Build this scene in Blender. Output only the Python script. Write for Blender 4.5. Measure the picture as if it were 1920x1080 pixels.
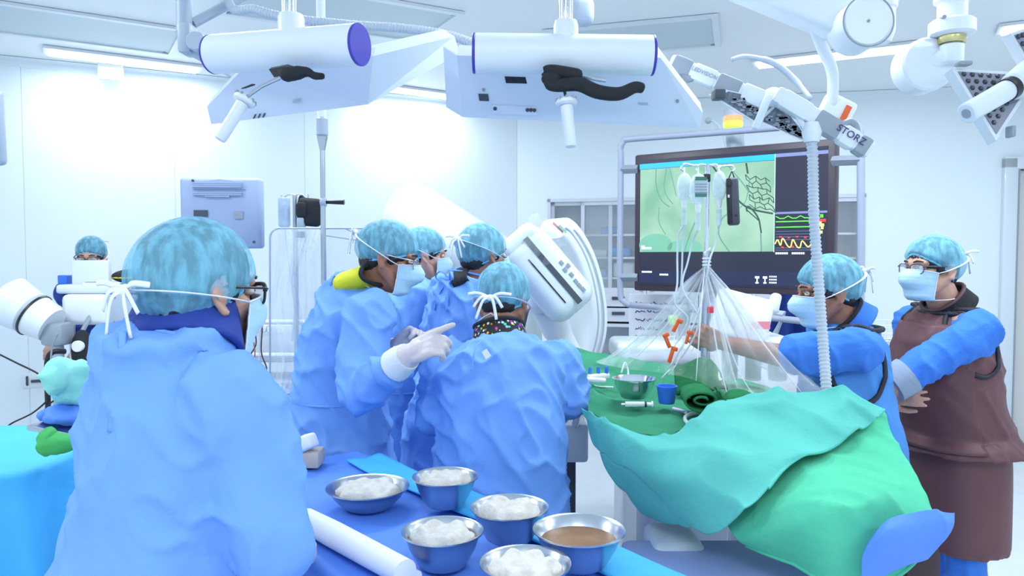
import bpy, bmesh, math, random
import numpy as np
from mathutils import Vector, Matrix
from mathutils.bvhtree import BVHTree
random.seed(7); np.random.seed(7)
for o in list(bpy.data.objects): bpy.data.objects.remove(o)
SC = bpy.context.scene; COL = SC.collection
PI = math.pi
# ------------------------------------------------------------------ camera, world, lights, exposure
F = 26.0/36.0*1920; PITCH = math.atan(60/F); CH = 1.61; CEIL = 3.05
cam = bpy.data.cameras.new('camera'); camo = bpy.data.objects.new('camera', cam); COL.objects.link(camo)
cam.lens = 26; cam.sensor_width = 36; cam.clip_start = .02
camo.location = (0,0,CH); camo.rotation_euler = (PI/2-PITCH,0,0); SC.camera = camo
SC.view_settings.view_transform = 'Standard'; SC.view_settings.look = 'None'
SC.view_settings.exposure = 0.42; SC.view_settings.gamma = 1
wd = bpy.data.worlds.new('world'); SC.world = wd; wd.use_nodes = True
wd.node_tree.nodes['Background'].inputs[0].default_value = (0,0,0,1)      # closed room: no light from outside
wd.node_tree.nodes['Background'].inputs[1].default_value = 0
def ray(px,py):
    u=(px-960)/F; v=(540-py)/F; c,s=math.cos(PITCH),math.sin(PITCH)
    return Vector((u, c+v*s, -s+v*c))
def P(px,py,d):
    r=ray(px,py); return Vector((0,0,CH))+r*(d/r.y)
def G(px,py,z):
    r=ray(px,py); return Vector((0,0,CH))+r*((z-CH)/r.z)
LIGHTC=(.86,.94,1.0)
def area(name, loc, sx, sy, power, rz=0):
    l=bpy.data.lights.new(name,'AREA'); l.shape='RECTANGLE'; l.size=sx; l.size_y=sy; l.energy=power; l.color=LIGHTC
    o=bpy.data.objects.new(name,l); COL.objects.link(o); o.location=loc; o.rotation_euler=(0,0,rz); return o
# ceiling fixtures: (centre x, y, length, width, angle); the first four are the strips in view, the others the same room's ceiling lamps outside the frame
STRIPS=[]
def strip_px(a,b,w):
    p,q=G(*a,CEIL),G(*b,CEIL); c=(p+q)/2; dv=q-p
    STRIPS.append((c.x,c.y,dv.length,w,math.atan2(dv.y,dv.x)))
strip_px((90,92),(370,127),.16)
strip_px((712,160),(846,178),.14)
strip_px((1420,117),(1712,84),.16)
strip_px((1880,52),(2150,20),.16)
for x,y in ((-2.6,2.2),(-.9,3.4),(.9,2.6),(2.8,2.2),(-2.2,-.6),(0,-.6),(2.2,-.6)):
    STRIPS.append((x,y,1.2,.3,.25))
OFFN=['ceiling_lamp_left','ceiling_lamp_mid_left','ceiling_lamp_mid_right','ceiling_lamp_right','ceiling_lamp_rear_left','ceiling_lamp_rear','ceiling_lamp_rear_right']
for i,(x,y,L,w,a) in enumerate(STRIPS):
    area('strip_lamp_light' if i<4 else OFFN[i-4]+'_offscreen',(x,y,CEIL-.035),L,w,(9 if i<4 else 21),a)
# ------------------------------------------------------------------ helpers
def lin(c):
    return tuple(((v/255)/12.92 if v/255<=.04045 else ((v/255+.055)/1.055)**2.4) for v in c)
MATS={}
def mat(name,col,rough=.5,metal=0,bump=0,bscale=60,stretch=(1,1,1),var=0,vscale=8,alpha=None,emit=0,sss=0,spec=.5,trans=0,col2=None,coat=0):
    if name in MATS: return MATS[name]
    m=bpy.data.materials.new(name); m.use_nodes=True; nt=m.node_tree; b=nt.nodes['Principled BSDF']; out=nt.nodes['Material Output']
    c=lin(col)+(1,)
    b.inputs['Base Color'].default_value=c; b.inputs['Roughness'].default_value=rough; b.inputs['Metallic'].default_value=metal
    b.inputs['Specular IOR Level'].default_value=spec
    if coat: b.inputs['Coat Weight'].default_value=coat
    if trans: b.inputs['Transmission Weight'].default_value=trans
    if sss:
        b.inputs['Subsurface Weight'].default_value=sss; b.inputs['Subsurface Radius'].default_value=(.01,.004,.002)
    tc=nt.nodes.new('ShaderNodeTexCoord')
    if var:
        n=nt.nodes.new('ShaderNodeTexNoise'); n.inputs['Scale'].default_value=vscale; n.inputs['Detail'].default_value=5
        nt.links.new(tc.outputs['Object'],n.inputs['Vector'])
        mx=nt.nodes.new('ShaderNodeMix'); mx.data_type='RGBA'
        d=lin(col2) if col2 else tuple(v*(1-var) for v in c[:3])
        mx.inputs[6].default_value=c; mx.inputs[7].default_value=tuple(d)+(1,)
        rp=nt.nodes.new('ShaderNodeMapRange'); rp.inputs[1].default_value=.35; rp.inputs[2].default_value=.65
        nt.links.new(n.outputs['Fac'],rp.inputs[0]); nt.links.new(rp.outputs[0],mx.inputs[0]); nt.links.new(mx.outputs[2],b.inputs['Base Color'])
    if bump:
        mp=nt.nodes.new('ShaderNodeMapping'); mp.inputs['Scale'].default_value=stretch
        n2=nt.nodes.new('ShaderNodeTexNoise'); n2.inputs['Scale'].default_value=bscale; n2.inputs['Detail'].default_value=4
        nt.links.new(tc.outputs['Object'],mp.inputs[0]); nt.links.new(mp.outputs[0],n2.inputs['Vector'])
        bp=nt.nodes.new('ShaderNodeBump'); bp.inputs['Strength'].default_value=bump; bp.inputs['Distance'].default_value=.01
        nt.links.new(n2.outputs['Fac'],bp.inputs['Height']); nt.links.new(bp.outputs[0],b.inputs['Normal'])
    if emit:
        b.inputs['Emission Color'].default_value=c; b.inputs['Emission Strength'].default_value=emit
    if alpha is not None:
        a0,a1,asc=alpha if isinstance(alpha,tuple) else (alpha,alpha,10)
        tr=nt.nodes.new('ShaderNodeBsdfTransparent'); ms=nt.nodes.new('ShaderNodeMixShader')
        n3=nt.nodes.new('ShaderNodeTexNoise'); n3.inputs['Scale'].default_value=asc; n3.inputs['Detail'].default_value=4
        mp3=nt.nodes.new('ShaderNodeMapping'); mp3.inputs['Scale'].default_value=stretch
        nt.links.new(tc.outputs['Object'],mp3.inputs[0]); nt.links.new(mp3.outputs[0],n3.inputs['Vector'])
        rr=nt.nodes.new('ShaderNodeMapRange'); rr.inputs[1].default_value=.4; rr.inputs[2].default_value=.65; rr.inputs[3].default_value=a0; rr.inputs[4].default_value=a1
        nt.links.new(n3.outputs['Fac'],rr.inputs[0]); nt.links.new(rr.outputs[0],ms.inputs[0])
        nt.links.new(tr.outputs[0],ms.inputs[1]); nt.links.new(b.outputs[0],ms.inputs[2]); nt.links.new(ms.outputs[0],out.inputs[0])
    MATS[name]=m; return m
def V(*a): return Vector(a)
def nrm(v): v=Vector(v); return v.normalized()
def basis(z, hint=None):
    z=nrm(z); h=Vector(hint) if hint is not None else (V(0,0,1) if abs(z.z)<.9 else V(1,0,0))
    x=h.cross(z)
    if x.length<1e-6: x=V(1,0,0).cross(z)
    x.normalize(); return x, z.cross(x), z
def frame(o,x,y):
    x=nrm(x); y=Vector(y); z=x.cross(y).normalized(); y=z.cross(x)
    m=Matrix.Identity(4)
    for i in range(3): m[i][0]=x[i]; m[i][1]=y[i]; m[i][2]=z[i]; m[i][3]=o[i]
    return m
def catmull(pts,n=8,closed=False):
    p=[Vector(q) for q in pts]; out=[]; N=len(p)
    rng=range(N if closed else N-1)
    for i in rng:
        if closed: a,b,c,d=p[(i-1)%N],p[i],p[(i+1)%N],p[(i+2)%N]
        else: a,b,c,d=p[max(i-1,0)],p[i],p[i+1],p[min(i+2,N-1)]
        for k in range(n):
            t=k/n; out.append(.5*((2*b)+(c-a)*t+(2*a-5*b+4*c-d)*t*t+(3*b-a-3*c+d)*t**3))
    if not closed: out.append(p[-1].copy())
    return out
class MB:
    def __init__(s,T=None): s.V=[]; s.F=[]; s.T=T
    def add(s,v,f):
        k=len(s.V)
        s.V+= [tuple(s.T@Vector(q)) for q in v] if s.T else [tuple(q) for q in v]
        s.F+=[tuple(i+k for i in q) for q in f]; return s
    def box(s,c,d,R=None):
        x,y,z=(q/2 for q in d); c=Vector(c)
        v=[V(a*x,b*y,e*z) for a in(-1,1) for b in(-1,1) for e in(-1,1)]
        if R: v=[R@q for q in v]
        return s.add([c+q for q in v],[(0,1,3,2),(4,6,7,5),(0,4,5,1),(2,3,7,6),(0,2,6,4),(1,5,7,3)])
    def rbox(s,c,d,r=.01,seg=2,R=None):
        bm=bmesh.new(); bmesh.ops.create_cube(bm,size=1)
        for v in bm.verts: v.co=V(v.co.x*d[0],v.co.y*d[1],v.co.z*d[2])
        r=min(r,min(d)*.49)
        bmesh.ops.bevel(bm,geom=bm.edges[:],offset=r,segments=seg,profile=.5,affect='EDGES')
        bm.verts.index_update(); c=Vector(c)
        s.add([c+((R@v.co) if R else v.co) for v in bm.verts],[tuple(v.index for v in f.verts) for f in bm.faces]); bm.free(); return s
    def rings(s,rs,closed=False,capa=True,capb=True):
        n=len(rs[0]); v=[q for r in rs for q in r]; f=[]; m=len(rs)
        for i in range(m-1 if not closed else m):
            j=(i+1)%m
            for k in range(n): f.append((i*n+k,i*n+(k+1)%n,j*n+(k+1)%n,j*n+k))
        if not closed and capa: f.append(tuple(range(n-1,-1,-1)))
        if not closed and capb: f.append(tuple((m-1)*n+k for k in range(n)))
        return s.add(v,f)
    def circ(s,c,x,y,a,b,n): return [c+x*(a*math.cos(2*PI*k/n))+y*(b*math.sin(2*PI*k/n)) for k in range(n)]
    def cyl(s,a,b,r0,r1=None,n=20,bev=0):
        a=Vector(a); b=Vector(b); r1=r0 if r1 is None else r1; x,y,z=basis(b-a)
        rs=[]
        if bev: rs=[s.circ(a,x,y,r0-bev,r0-bev,n),s.circ(a+z*bev,x,y,r0,r0,n),s.circ(b-z*bev,x,y,r1,r1,n),s.circ(b,x,y,r1-bev,r1-bev,n)]
        else: rs=[s.circ(a,x,y,r0,r0,n),s.circ(b,x,y,r1,r1,n)]
        return s.rings(rs)
    def tube(s,pts,r,n=8,flat=1,hint=None,closed=False):
        p=[Vector(q) for q in pts]; rs=[]; N=len(p); up=Vector(hint) if hint is not None else None
        px=None
        for i in range(N):
            if closed: t=p[(i+1)%N]-p[i-1]
            else: t=p[min(i+1,N-1)]-p[max(i-1,0)]
            if t.length<1e-9: t=V(0,0,1)
            t.normalize()
            if up is not None: x=up.cross(t)
            elif px is None: x=basis(t)[0]
            else: x=px-t*px.dot(t)
            if x.length<1e-6: x=basis(t)[0]
            x.normalize(); px=x; y=t.cross(x); ri=r[i] if hasattr(r,'__len__') else r
            rs.append(s.circ(p[i],x,y,ri,ri*flat,n))
        return s.rings(rs,closed=closed)
    def ell(s,c,rad,R=None,n=16,m=10):
        c=Vector(c); v=[]; f=[]
        for j in range(1,m):
            t=PI*j/m
            for k in range(n):
                q=V(rad[0]*math.sin(t)*math.cos(2*PI*k/n),rad[1]*math.sin(t)*math.sin(2*PI*k/n),rad[2]*math.cos(t)); v.append(c+(R@q if R else q))
        a,b=V(0,0,rad[2]),V(0,0,-rad[2]); v+=[c+(R@a if R else a),c+(R@b if R else b)]; A=len(v)-2;B=A+1
        for j in range(m-2):
            for k in range(n): f.append((j*n+k,(j+1)*n+k,(j+1)*n+(k+1)%n,j*n+(k+1)%n))
        for k in range(n): f.append((A,k,(k+1)%n)); f.append((B,(m-2)*n+(k+1)%n,(m-2)*n+k))
        return s.add(v,f)
    def capsule(s,a,b,ra,rb=None,n=12):
        a=Vector(a); b=Vector(b); rb=ra if rb is None else rb; x,y,z=basis(b-a); rs=[]
        for t in (85,60,30,0): t=math.radians(t); rs.append(s.circ(a-z*ra*math.sin(t),x,y,ra*math.cos(t),ra*math.cos(t),n))
        for t in (0,30,60,85): t=math.radians(t); rs.append(s.circ(b+z*rb*math.sin(t),x,y,rb*math.cos(t),rb*math.cos(t),n))
        return s.rings(rs)
    def lathe(s,prof,c,axis=(0,0,1),n=28):
        x,y,z=basis(axis); c=Vector(c)
        return s.rings([s.circ(c+z*h,x,y,max(r,1e-4),max(r,1e-4),n) for r,h in prof])
    def prism(s,poly,off):
        off=Vector(off); p=[Vector(q) for q in poly]; n=len(p)
        return s.add(p+[q+off for q in p],[tuple(range(n)),tuple(range(2*n-1,n-1,-1))]+[(i,n+i,n+(i+1)%n,(i+1)%n) for i in range(n)])
    def grid(s,fn,nu,nv,wrap=False,th=0):
        v=[Vector(fn(i/(nu if wrap else nu-1),j/(nv-1))) for j in range(nv) for i in range(nu)]; f=[]
        for j in range(nv-1):
            for i in range(nu if wrap else nu-1):
                f.append((j*nu+i,j*nu+(i+1)%nu,(j+1)*nu+(i+1)%nu,(j+1)*nu+i))
        return s.add(v,f)
def children_tag(o,label=None,cat=None,group=None,kind=None):
    for k,v in (('label',label),('category',cat),('group',group),('kind',kind)):
        if v: o[k]=v
    return o
tag=children_tag
def E(name,label,cat,loc=(0,0,0),group=None):
    o=bpy.data.objects.new(name,None); COL.objects.link(o); o.location=loc; o.empty_display_size=.05
    return tag(o,label,cat,group)
def wloc(o):
    v=V(0,0,0)
    while o: v=v+Vector(o.location); o=o.parent
    return v
def mk(me,name,m,parent,origin=None):
    o=bpy.data.objects.new(name,me); COL.objects.link(o); me.materials.append(m)
    base=wloc(parent) if parent else V(0,0,0)
    if origin is None:
        n=len(me.vertices); a=np.empty(n*3); me.vertices.foreach_get('co',a); a=a.reshape(-1,3)
        origin=Vector((a[:,0].min()+a[:,0].max(),a[:,1].min()+a[:,1].max(),2*a[:,2].min()))/2
    me.transform(Matrix.Translation(-Vector(origin))); o.location=Vector(origin)-base
    if parent: o.parent=parent
    return o
def build(mb,name,m,parent=None,ang=35,th=0,sub=0,origin=None):
    me=bpy.data.meshes.new(name); me.from_pydata(mb.V,[],mb.F); me.update()
    bm=bmesh.new(); bm.from_mesh(me)
    if th: 
        bmesh.ops.recalc_face_normals(bm,faces=bm.faces[:]); bm.normal_update(); bm.verts.index_update()
        ov=list(bm.verts); nv=[bm.verts.new(v.co-v.normal*th) for v in ov]; of=list(bm.faces); be=[(e.verts[0].index,e.verts[1].index) for e in bm.edges if len(e.link_faces)==1]
        for f_ in of: bm.faces.new([nv[v.index] for v in reversed(f_.verts)])
        for i0,i1 in be: bm.faces.new([ov[i0],ov[i1],nv[i1],nv[i0]])
    bmesh.ops.recalc_face_normals(bm,faces=bm.faces[:]); bm.to_mesh(me); bm.free()
    me.shade_smooth()
    if ang<180: me.set_sharp_from_angle(angle=math.radians(ang))
    o=mk(me,name,m,parent,origin)
    if sub:
        md=o.modifiers.new('sub','SUBSURF'); md.levels=sub; md.render_levels=sub
    return o
def vnoise(p):
    i=np.floor(p).astype(np.int64); f=p-i; f=f*f*(3-2*f)
    def h(a,b,c):
        n=(a*73856093)^(b*19349663)^(c*83492791); n=(n*1274126177+12345)&0x7fffffff; n=((n>>13)^n)*60493&0x7fffffff; n=(n>>7)^n
        return (n&0xffff)/65535.
    r=0
    for dx in(0,1):
        for dy in(0,1):
            for dz in(0,1):
                w=(f[:,0] if dx else 1-f[:,0])*(f[:,1] if dy else 1-f[:,1])*(f[:,2] if dz else 1-f[:,2])
                r=r+w*h(i[:,0]+dx,i[:,1]+dy,i[:,2]+dz)
    return r
def remesh(mb,voxel,smooth=3,disp=None):
    me=bpy.data.meshes.new('tmp'); me.from_pydata(mb.V,[],mb.F); me.update()
    bm=bmesh.new(); bm.from_mesh(me); bmesh.ops.recalc_face_normals(bm,faces=bm.faces[:]); bm.to_mesh(me); bm.free()
    o=bpy.data.objects.new('tmp',me); COL.objects.link(o)
    md=o.modifiers.new('r','REMESH'); md.mode='VOXEL'; md.voxel_size=voxel
    if smooth: s=o.modifiers.new('s','SMOOTH'); s.factor=.5; s.iterations=smooth
    dg=bpy.context.evaluated_depsgraph_get(); r=bpy.data.meshes.new_from_object(o.evaluated_get(dg))
    bpy.data.objects.remove(o); bpy.data.meshes.remove(me)
    if disp:
        n=len(r.vertices); a=np.empty(n*3); r.vertices.foreach_get('co',a); a=a.reshape(-1,3)
        b=np.empty(n*3); r.vertices.foreach_get('normal',b); b=b.reshape(-1,3)
        a=a+b*disp(a,b)[:,None]; r.vertices.foreach_set('co',a.reshape(-1)); r.update()
    r.shade_smooth(); return r
def text(name,s,size,origin,x,y,m,parent,ext=.0006):
    cu=bpy.data.curves.new(name,'FONT'); cu.body=s; cu.size=size; cu.extrude=ext; cu.align_x='CENTER'; cu.align_y='CENTER'; cu.resolution_u=3
    o=bpy.data.objects.new('tmp',cu); COL.objects.link(o); dg=bpy.context.evaluated_depsgraph_get()
    me=bpy.data.meshes.new_from_object(o.evaluated_get(dg)); bpy.data.objects.remove(o); me.materials.clear()
    me.transform(frame(Vector(origin),x,y)); return mk(me,name,m,parent)
def struct(o): o['kind']='structure'; return o
# ------------------------------------------------------------------ materials
WALL=mat('wall_paint',(236,246,252),.35,var=.02,vscale=1.5,spec=.4)
CEILM=mat('ceiling_paint',(246,250,252),.5,var=.02,vscale=2)
FLOORM=mat('floor_vinyl',(226,233,240),.25,var=.05,vscale=6)
WHITE=mat('white_plastic',(232,238,244),.35)
WHITE2=mat('offwhite_enamel',(222,230,238),.3,coat=.2)
GREYP=mat('grey_plastic',(150,160,172),.45)
LGREY=mat('light_grey_plastic',(176,188,204),.4)
DGREY=mat('dark_grey_plastic',(70,76,88),.45)
BLACK=mat('black_plastic',(24,25,32),.4)
BLACKC=mat('black_cloth',(34,36,42),.85,bump=.3,bscale=90)
STEEL=mat('steel',(190,195,202),.28,metal=1)
CHROME=mat('chrome',(225,228,232),.12,metal=1)
BRASS=mat('brass_ring',(205,195,140),.3,metal=1)
BLUECAP=mat('blue_end_cap',(62,56,175),.4)
GOWN=mat('gown_fabric',(120,170,246),.75,bump=.55,bscale=17,var=.08,vscale=5,spec=.25)
CAPM=mat('bouffant_cap_fabric',(140,212,240),.7,bump=.5,bscale=70,stretch=(1,1,.35),alpha=(.42,.70,60),spec=.2)
ELAST=mat('cap_elastic',(110,196,238),.7,bump=.4,bscale=150)
MASKM=mat('mask_fabric',(186,222,240),.75,bump=.15,bscale=120,spec=.2)
MASKW=mat('mask_tie_cloth',(232,238,250),.75)
HAIR=mat('dark_hair',(30,28,32),.55,bump=.5,bscale=90,stretch=(1,1,.3))
SKIN=mat('skin',(206,160,140),.5,sss=.12,bump=.08,bscale=140,var=.07,vscale=22)
SKIN2=mat('skin_tan',(168,118,98),.5,sss=.12,bump=.08,bscale=140,var=.07,vscale=22)
GLOVE=mat('latex_glove',(214,204,206),.4,bump=.15,bscale=70,sss=.1)
EYEW=mat('eye_white',(235,232,228),.2); IRIS=mat('iris_dark',(35,24,20),.15)
LENS=mat('spectacle_lens',(210,225,245),.05,alpha=.22)
FRAMEB=mat('spectacle_frame_black',(25,25,28),.3)
NAVY=mat('navy_cloth',(34,62,150),.8,bump=.2,bscale=60)
SCRUB=mat('scrub_blue_cloth',(62,128,226),.85,bump=.25,bscale=60,var=.06,vscale=8)
APRONB=mat('blue_lead_apron',(66,138,214),.6,bump=.15,bscale=40,var=.1,vscale=4)
APRONM=mat('maroon_lead_apron',(104,66,72),.55,bump=.2,bscale=40,var=.12,vscale=4)
TRIM=mat('black_binding',(26,28,44),.6)
YELLOW=mat('yellow_collar_cloth',(214,214,40),.7,bump=.2,bscale=60)
GREEN=mat('green_drape_cloth',(64,146,112),.9,bump=.35,bscale=45,var=.12,vscale=9,spec=.15)
GREENL=mat('bright_green_drape',(94,204,164),.9,bump=.3,bscale=45,var=.08,vscale=6,spec=.15)
TEAL=mat('teal_drape_cloth',(104,200,188),.9,bump=.3,bscale=45,var=.07,vscale=6,spec=.15)
CYANC=mat('cyan_table_drape',(70,184,246),.7,bump=.25,bscale=30,var=.08,vscale=4)
BLUEC=mat('blue_table_drape',(92,146,244),.7,bump=.25,bscale=30,var=.1,vscale=4)
CLEAR=mat('clear_film',(240,246,252),.08,alpha=(.05,.34,7),stretch=(1,1,.35),spec=.8,bump=.4,bscale=9)
ACRYL=mat('clear_acrylic',(226,234,244),.05,alpha=.22,spec=.8)
GLASS=mat('cabinet_glass',(225,235,242),.03,alpha=.16,spec=.8)
TUBEM=mat('clear_tube',(226,236,244),.15,alpha=.7)
HOSE=mat('corrugated_hose_grey',(196,206,218),.5)
ORANGE=mat('orange_plastic',(238,98,34),.4)
RED=mat('red_label',(236,60,80),.5)
BLUEP=mat('blue_plastic_cup',(58,118,226),.35)
LEDM=mat('strip_light_diffuser',(248,250,255),.4,emit=4)
PAPER=mat('paper_white',(240,243,250),.7)
INK=mat('blue_ink',(72,84,160),.7)
# ------------------------------------------------------------------ the room
C1=V(.05,7.24,0); WD=nrm((.977,-.215,0)); WN=V(-WD.y*-1,-WD.x,0); WN=nrm((WD.y,-WD.x,0))     # back wall axis and its normal into the room
LD=nrm((.899,.438,0)); LN=nrm((LD.y,-LD.x,0)); L0=V(-4.5,C1.y+(-4.5-C1.x)*LD.y/LD.x,0)
RX=4.6; R1=V(RX,C1.y+(RX-C1.x)*WD.y/WD.x,0); YB=-2.6
def wpt(px,py):                      # pixel -> point on the back wall
    r=ray(px,py); t=(C1.dot(WN))/(V(r.x,r.y,0).dot(WN)); return V(0,0,CH)+r*t
def lpt(px,py,off=0):                # pixel -> point on the angled left wall
    r=ray(px,py); t=((L0+LN*off).dot(LN))/(V(r.x,r.y,0).dot(LN)); return V(0,0,CH)+r*t
def ws(px): return (wpt(px,480)-C1).dot(WD)
flo=MB().add([(-4.5,YB,0),(RX,YB,0),R1,C1,L0],[(0,1,2,3,4)]); flo=MB().prism([(-4.5,YB,-.1),(RX,YB,-.1),R1-V(0,0,.1),C1-V(0,0,.1),L0-V(0,0,.1)],(0,0,.1))
floor=struct(build(flo,'floor',FLOORM))
ce=MB().prism([(-4.7,YB-.2,CEIL+.003),(RX+.2,YB-.2,CEIL+.003),R1+V(.2,.2,CEIL+.003),C1+V(0,.25,CEIL+.003),L0+V(-.2,.2,CEIL+.003)],(0,0,.12))
ceiling=struct(build(ce,'ceiling',CEILM))
def slab(a,b,n,z0,z1,th=.1):         # vertical wall slab from a to b, room face on the line a-b
    a=Vector(a);b=Vector(b); return [a+V(0,0,z0),b+V(0,0,z0),b+V(0,0,z1),a+V(0,0,z1)],n*-th
def wall(name,a,b,n,z0=0,z1=CEIL+.003,npan=0):
    p,o=slab(a,b,n,z0,z1); w=struct(build(MB().prism([q+o*.04 for q in p] if npan else p,o),name,WALL))
    if npan:
        a=Vector(a);b=Vector(b); d=(b-a)/npan
        for i in range(npan):
            q,o2=slab(a+d*i+d.normalized()*.0015,a+d*(i+1)-d.normalized()*.0015,n,z0,z1,.004); build(MB().prism(q,o2),'wall_panel',WALL,w)
    return w
wall('wall_left_angled',L0,C1,LN,npan=5)
# back wall with a recess for the cabinets and a doorway
s0,s1=ws(1026),ws(1622); sd=ws(1874); s_end=(R1-C1).dot(WD); cabz=wpt(1100,372).z; doorz=wpt(1900,297).z
bw=struct(build(MB().prism(*slab(C1,C1+WD*s0,WN,0,CEIL)),'wall_back',WALL))
for nm,a,b,z0,z1 in (('wall_panel',s0,s1,cabz,CEIL),('wall_panel',s1,sd,0,CEIL),('wall_panel',sd,s_end,doorz,CEIL)):
    build(MB().prism(*slab(C1+WD*a,C1+WD*b,WN,z0,z1)),nm,WALL,bw)
build(MB().prism(*slab(C1+WD*s0-WN*.45,C1+WD*s1-WN*.45,WN,0,cabz,.05)),'recess_back',WALL,bw)
wall('wall_right',R1,V(RX,YB,0),V(-1,0,0)); wall('wall_rear',V(RX,YB,0),V(-4.5,YB,0),V(0,1,0)); wall('wall_left',V(-4.5,YB,0),L0,V(1,0,0))
# cove trim between ceiling and the walls
for nm,a,b,n in (('trim_1',L0,C1,LN),('trim_2',C1,R1,WN)):
    a=Vector(a);b=Vector(b); z=CEIL
    struct(build(MB().prism([a+V(0,0,z),a+n*.05+V(0,0,z),a+n*.012+V(0,0,z-.02),a+n*.003+V(0,0,z-.06),a+V(0,0,z-.06)],b-a),nm,WALL))
for nm,a,b,n in (('baseboard_left',L0,C1,LN),('baseboard_back',C1+WD*s1,C1+WD*sd,WN)):
    struct(build(MB().prism([Vector(a),Vector(a)+n*.012,Vector(a)+n*.012+V(0,0,.1),Vector(a)+V(0,0,.1)],Vector(b)-Vector(a)),nm,LGREY))
# door at the far right
dr=E('door_1','','',C1+WD*sd); 
for k in ('label','category'):
    if k in dr: del dr[k]
struct(dr)
DT=frame(C1+WD*sd,WD,V(0,0,1))        # x along the wall, y up, z into the room (x cross y)
zs=1 if DT.col[2].xyz.dot(WN)>0 else -1
m=MB(DT); m.rbox((.055,doorz/2,zs*.02),(.11,doorz+.02,.07),.015); build(m,'door_jamb',WHITE2,dr)
m=MB(DT); m.rbox((.5,doorz-.04,zs*.02),(1.0,.11,.07),.015); build(m,'door_head',WHITE2,dr)
m=MB(DT); m.box((.115,doorz/2-.03,zs*.02),(.016,doorz-.06,.05)); build(m,'door_seal',GREYP,dr)
m=MB(DT); m.box((.56,doorz/2-.05,-zs*.05),(.88,doorz-.1,.04)); build(m,'door_leaf',mat('door_leaf_cream',(224,224,220),.4),dr)
# recessed filter grilles in the ceiling
def cpanel(pts,name,m_,parent,depth=.02,z=CEIL):
    return build(MB().prism([V(p[0],p[1],z) for p in pts],(0,0,-depth)),name,m_,parent)
def cquad(c,L,W,a):
    x=V(math.cos(a),math.sin(a),0); y=V(-x.y,x.x,0); c=Vector((c[0],c[1],0))
    return [c-x*L/2-y*W/2,c+x*L/2-y*W/2,c+x*L/2+y*W/2,c-x*L/2+y*W/2]
VENT=mat('ceiling_filter_panel',(206,220,226),.5)
for ci,(px,py,L,W,a) in enumerate(((60,40,1.6,.62,.55),(640,22,1.2,.62,.5),(1190,70,1.0,.6,-.3))):
    c=G(px,py,CEIL); q=cquad(c,L,W,a)
    build(MB().prism([V(p.x,p.y,CEIL) for p in q],(0,0,-.008)),'filter_panel',VENT,ceiling)
    for i in range(4):
        A,B=q[i],q[(i+1)%4]; m=MB(); d=nrm(B-A); nn=V(-d.y,d.x,0)
        m.prism([V(A.x,A.y,CEIL)-d*.04,V(B.x,B.y,CEIL)+d*.0,V(B.x,B.y,CEIL)+d*.0+nn*-.04,V(A.x,A.y,CEIL)-d*.04-nn*.04],(0,0,-.018)); build(m,'panel_frame',WHITE,ceiling)
    for p in q:
        build(MB().cyl((p.x*.97+c.x*.03,p.y*.97+c.y*.03,CEIL-.008),(p.x*.97+c.x*.03,p.y*.97+c.y*.03,CEIL-.014),.012,n=10),'panel_screw',GREYP,ceiling)
# strip lamps
names=['beside the hanging sign box','between the two drum monitors','behind the white spring arm','over the cluster lamp beside the door']
for i,(x,y,L,w,a) in enumerate(STRIPS):
    if i<4: e=E('strip_lamp','recessed white ceiling strip light '+names[i],'light',(x,y,CEIL-.03),'ceiling strip lights')
    else: e=E('panel_lamp','wide ceiling light panel out over the room floor','light',(x,y,CEIL-.03),'ceiling light panels')
    q=cquad((x,y),L+.06,w+.06,a); build(MB().prism([V(p.x,p.y,CEIL) for p in q],(0,0,-.02)),'housing',WHITE,e)
    q=cquad((x,y),L,w,a); build(MB().prism([V(p.x,p.y,CEIL-.02) for p in q],(0,0,-.01)),'diffuser' if i<4 else OFFN[i-4].replace('lamp','diffuser')+'_offscreen',LEDM,e)
# hanging sign box near the left strip lamp
c=lpt(208,133,.14); e=E('sign_box','small white sign box hanging below the ceiling strip light','sign',c-V(0,0,.07))
T=frame(c,LD,V(0,0,1)); build(MB(T).rbox((0,0,0),(.17,.14,.05),.008),'case',WHITE,e)
build(MB().cyl(c+V(0,0,.07),V(c.x,c.y,CEIL),.008),'hanger_rod',WHITE,e)
zz=T.col[2].xyz; zz=zz if zz.y<0 else -zz
m=MB(); 
for k in range(4): m.box(c+zz*.026+LD*(-.02+.016*k)+V(0,0,-.018),(.009,.002,.018))
build(m,'lettering',GREYP,e)
# wall socket on the left wall
c=lpt(66,713,.006); T=frame(c,LD,V(0,0,1)); e=E('wall_socket','small white wall socket plate low on the angled wall','socket',c-V(0,0,.06))
build(MB(T).rbox((0,0,0),(.16,.11,.012),.004),'plate',WHITE,e); m=MB(T); zz=1 if T.col[2].xyz.y<0 else -1
m.box((.02,-.005,zz*.012),(.09,.02,.014)); m.box((-.05,0,zz*.008),(.015,.07,.01)); build(m,'inset',DGREY,e)
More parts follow.
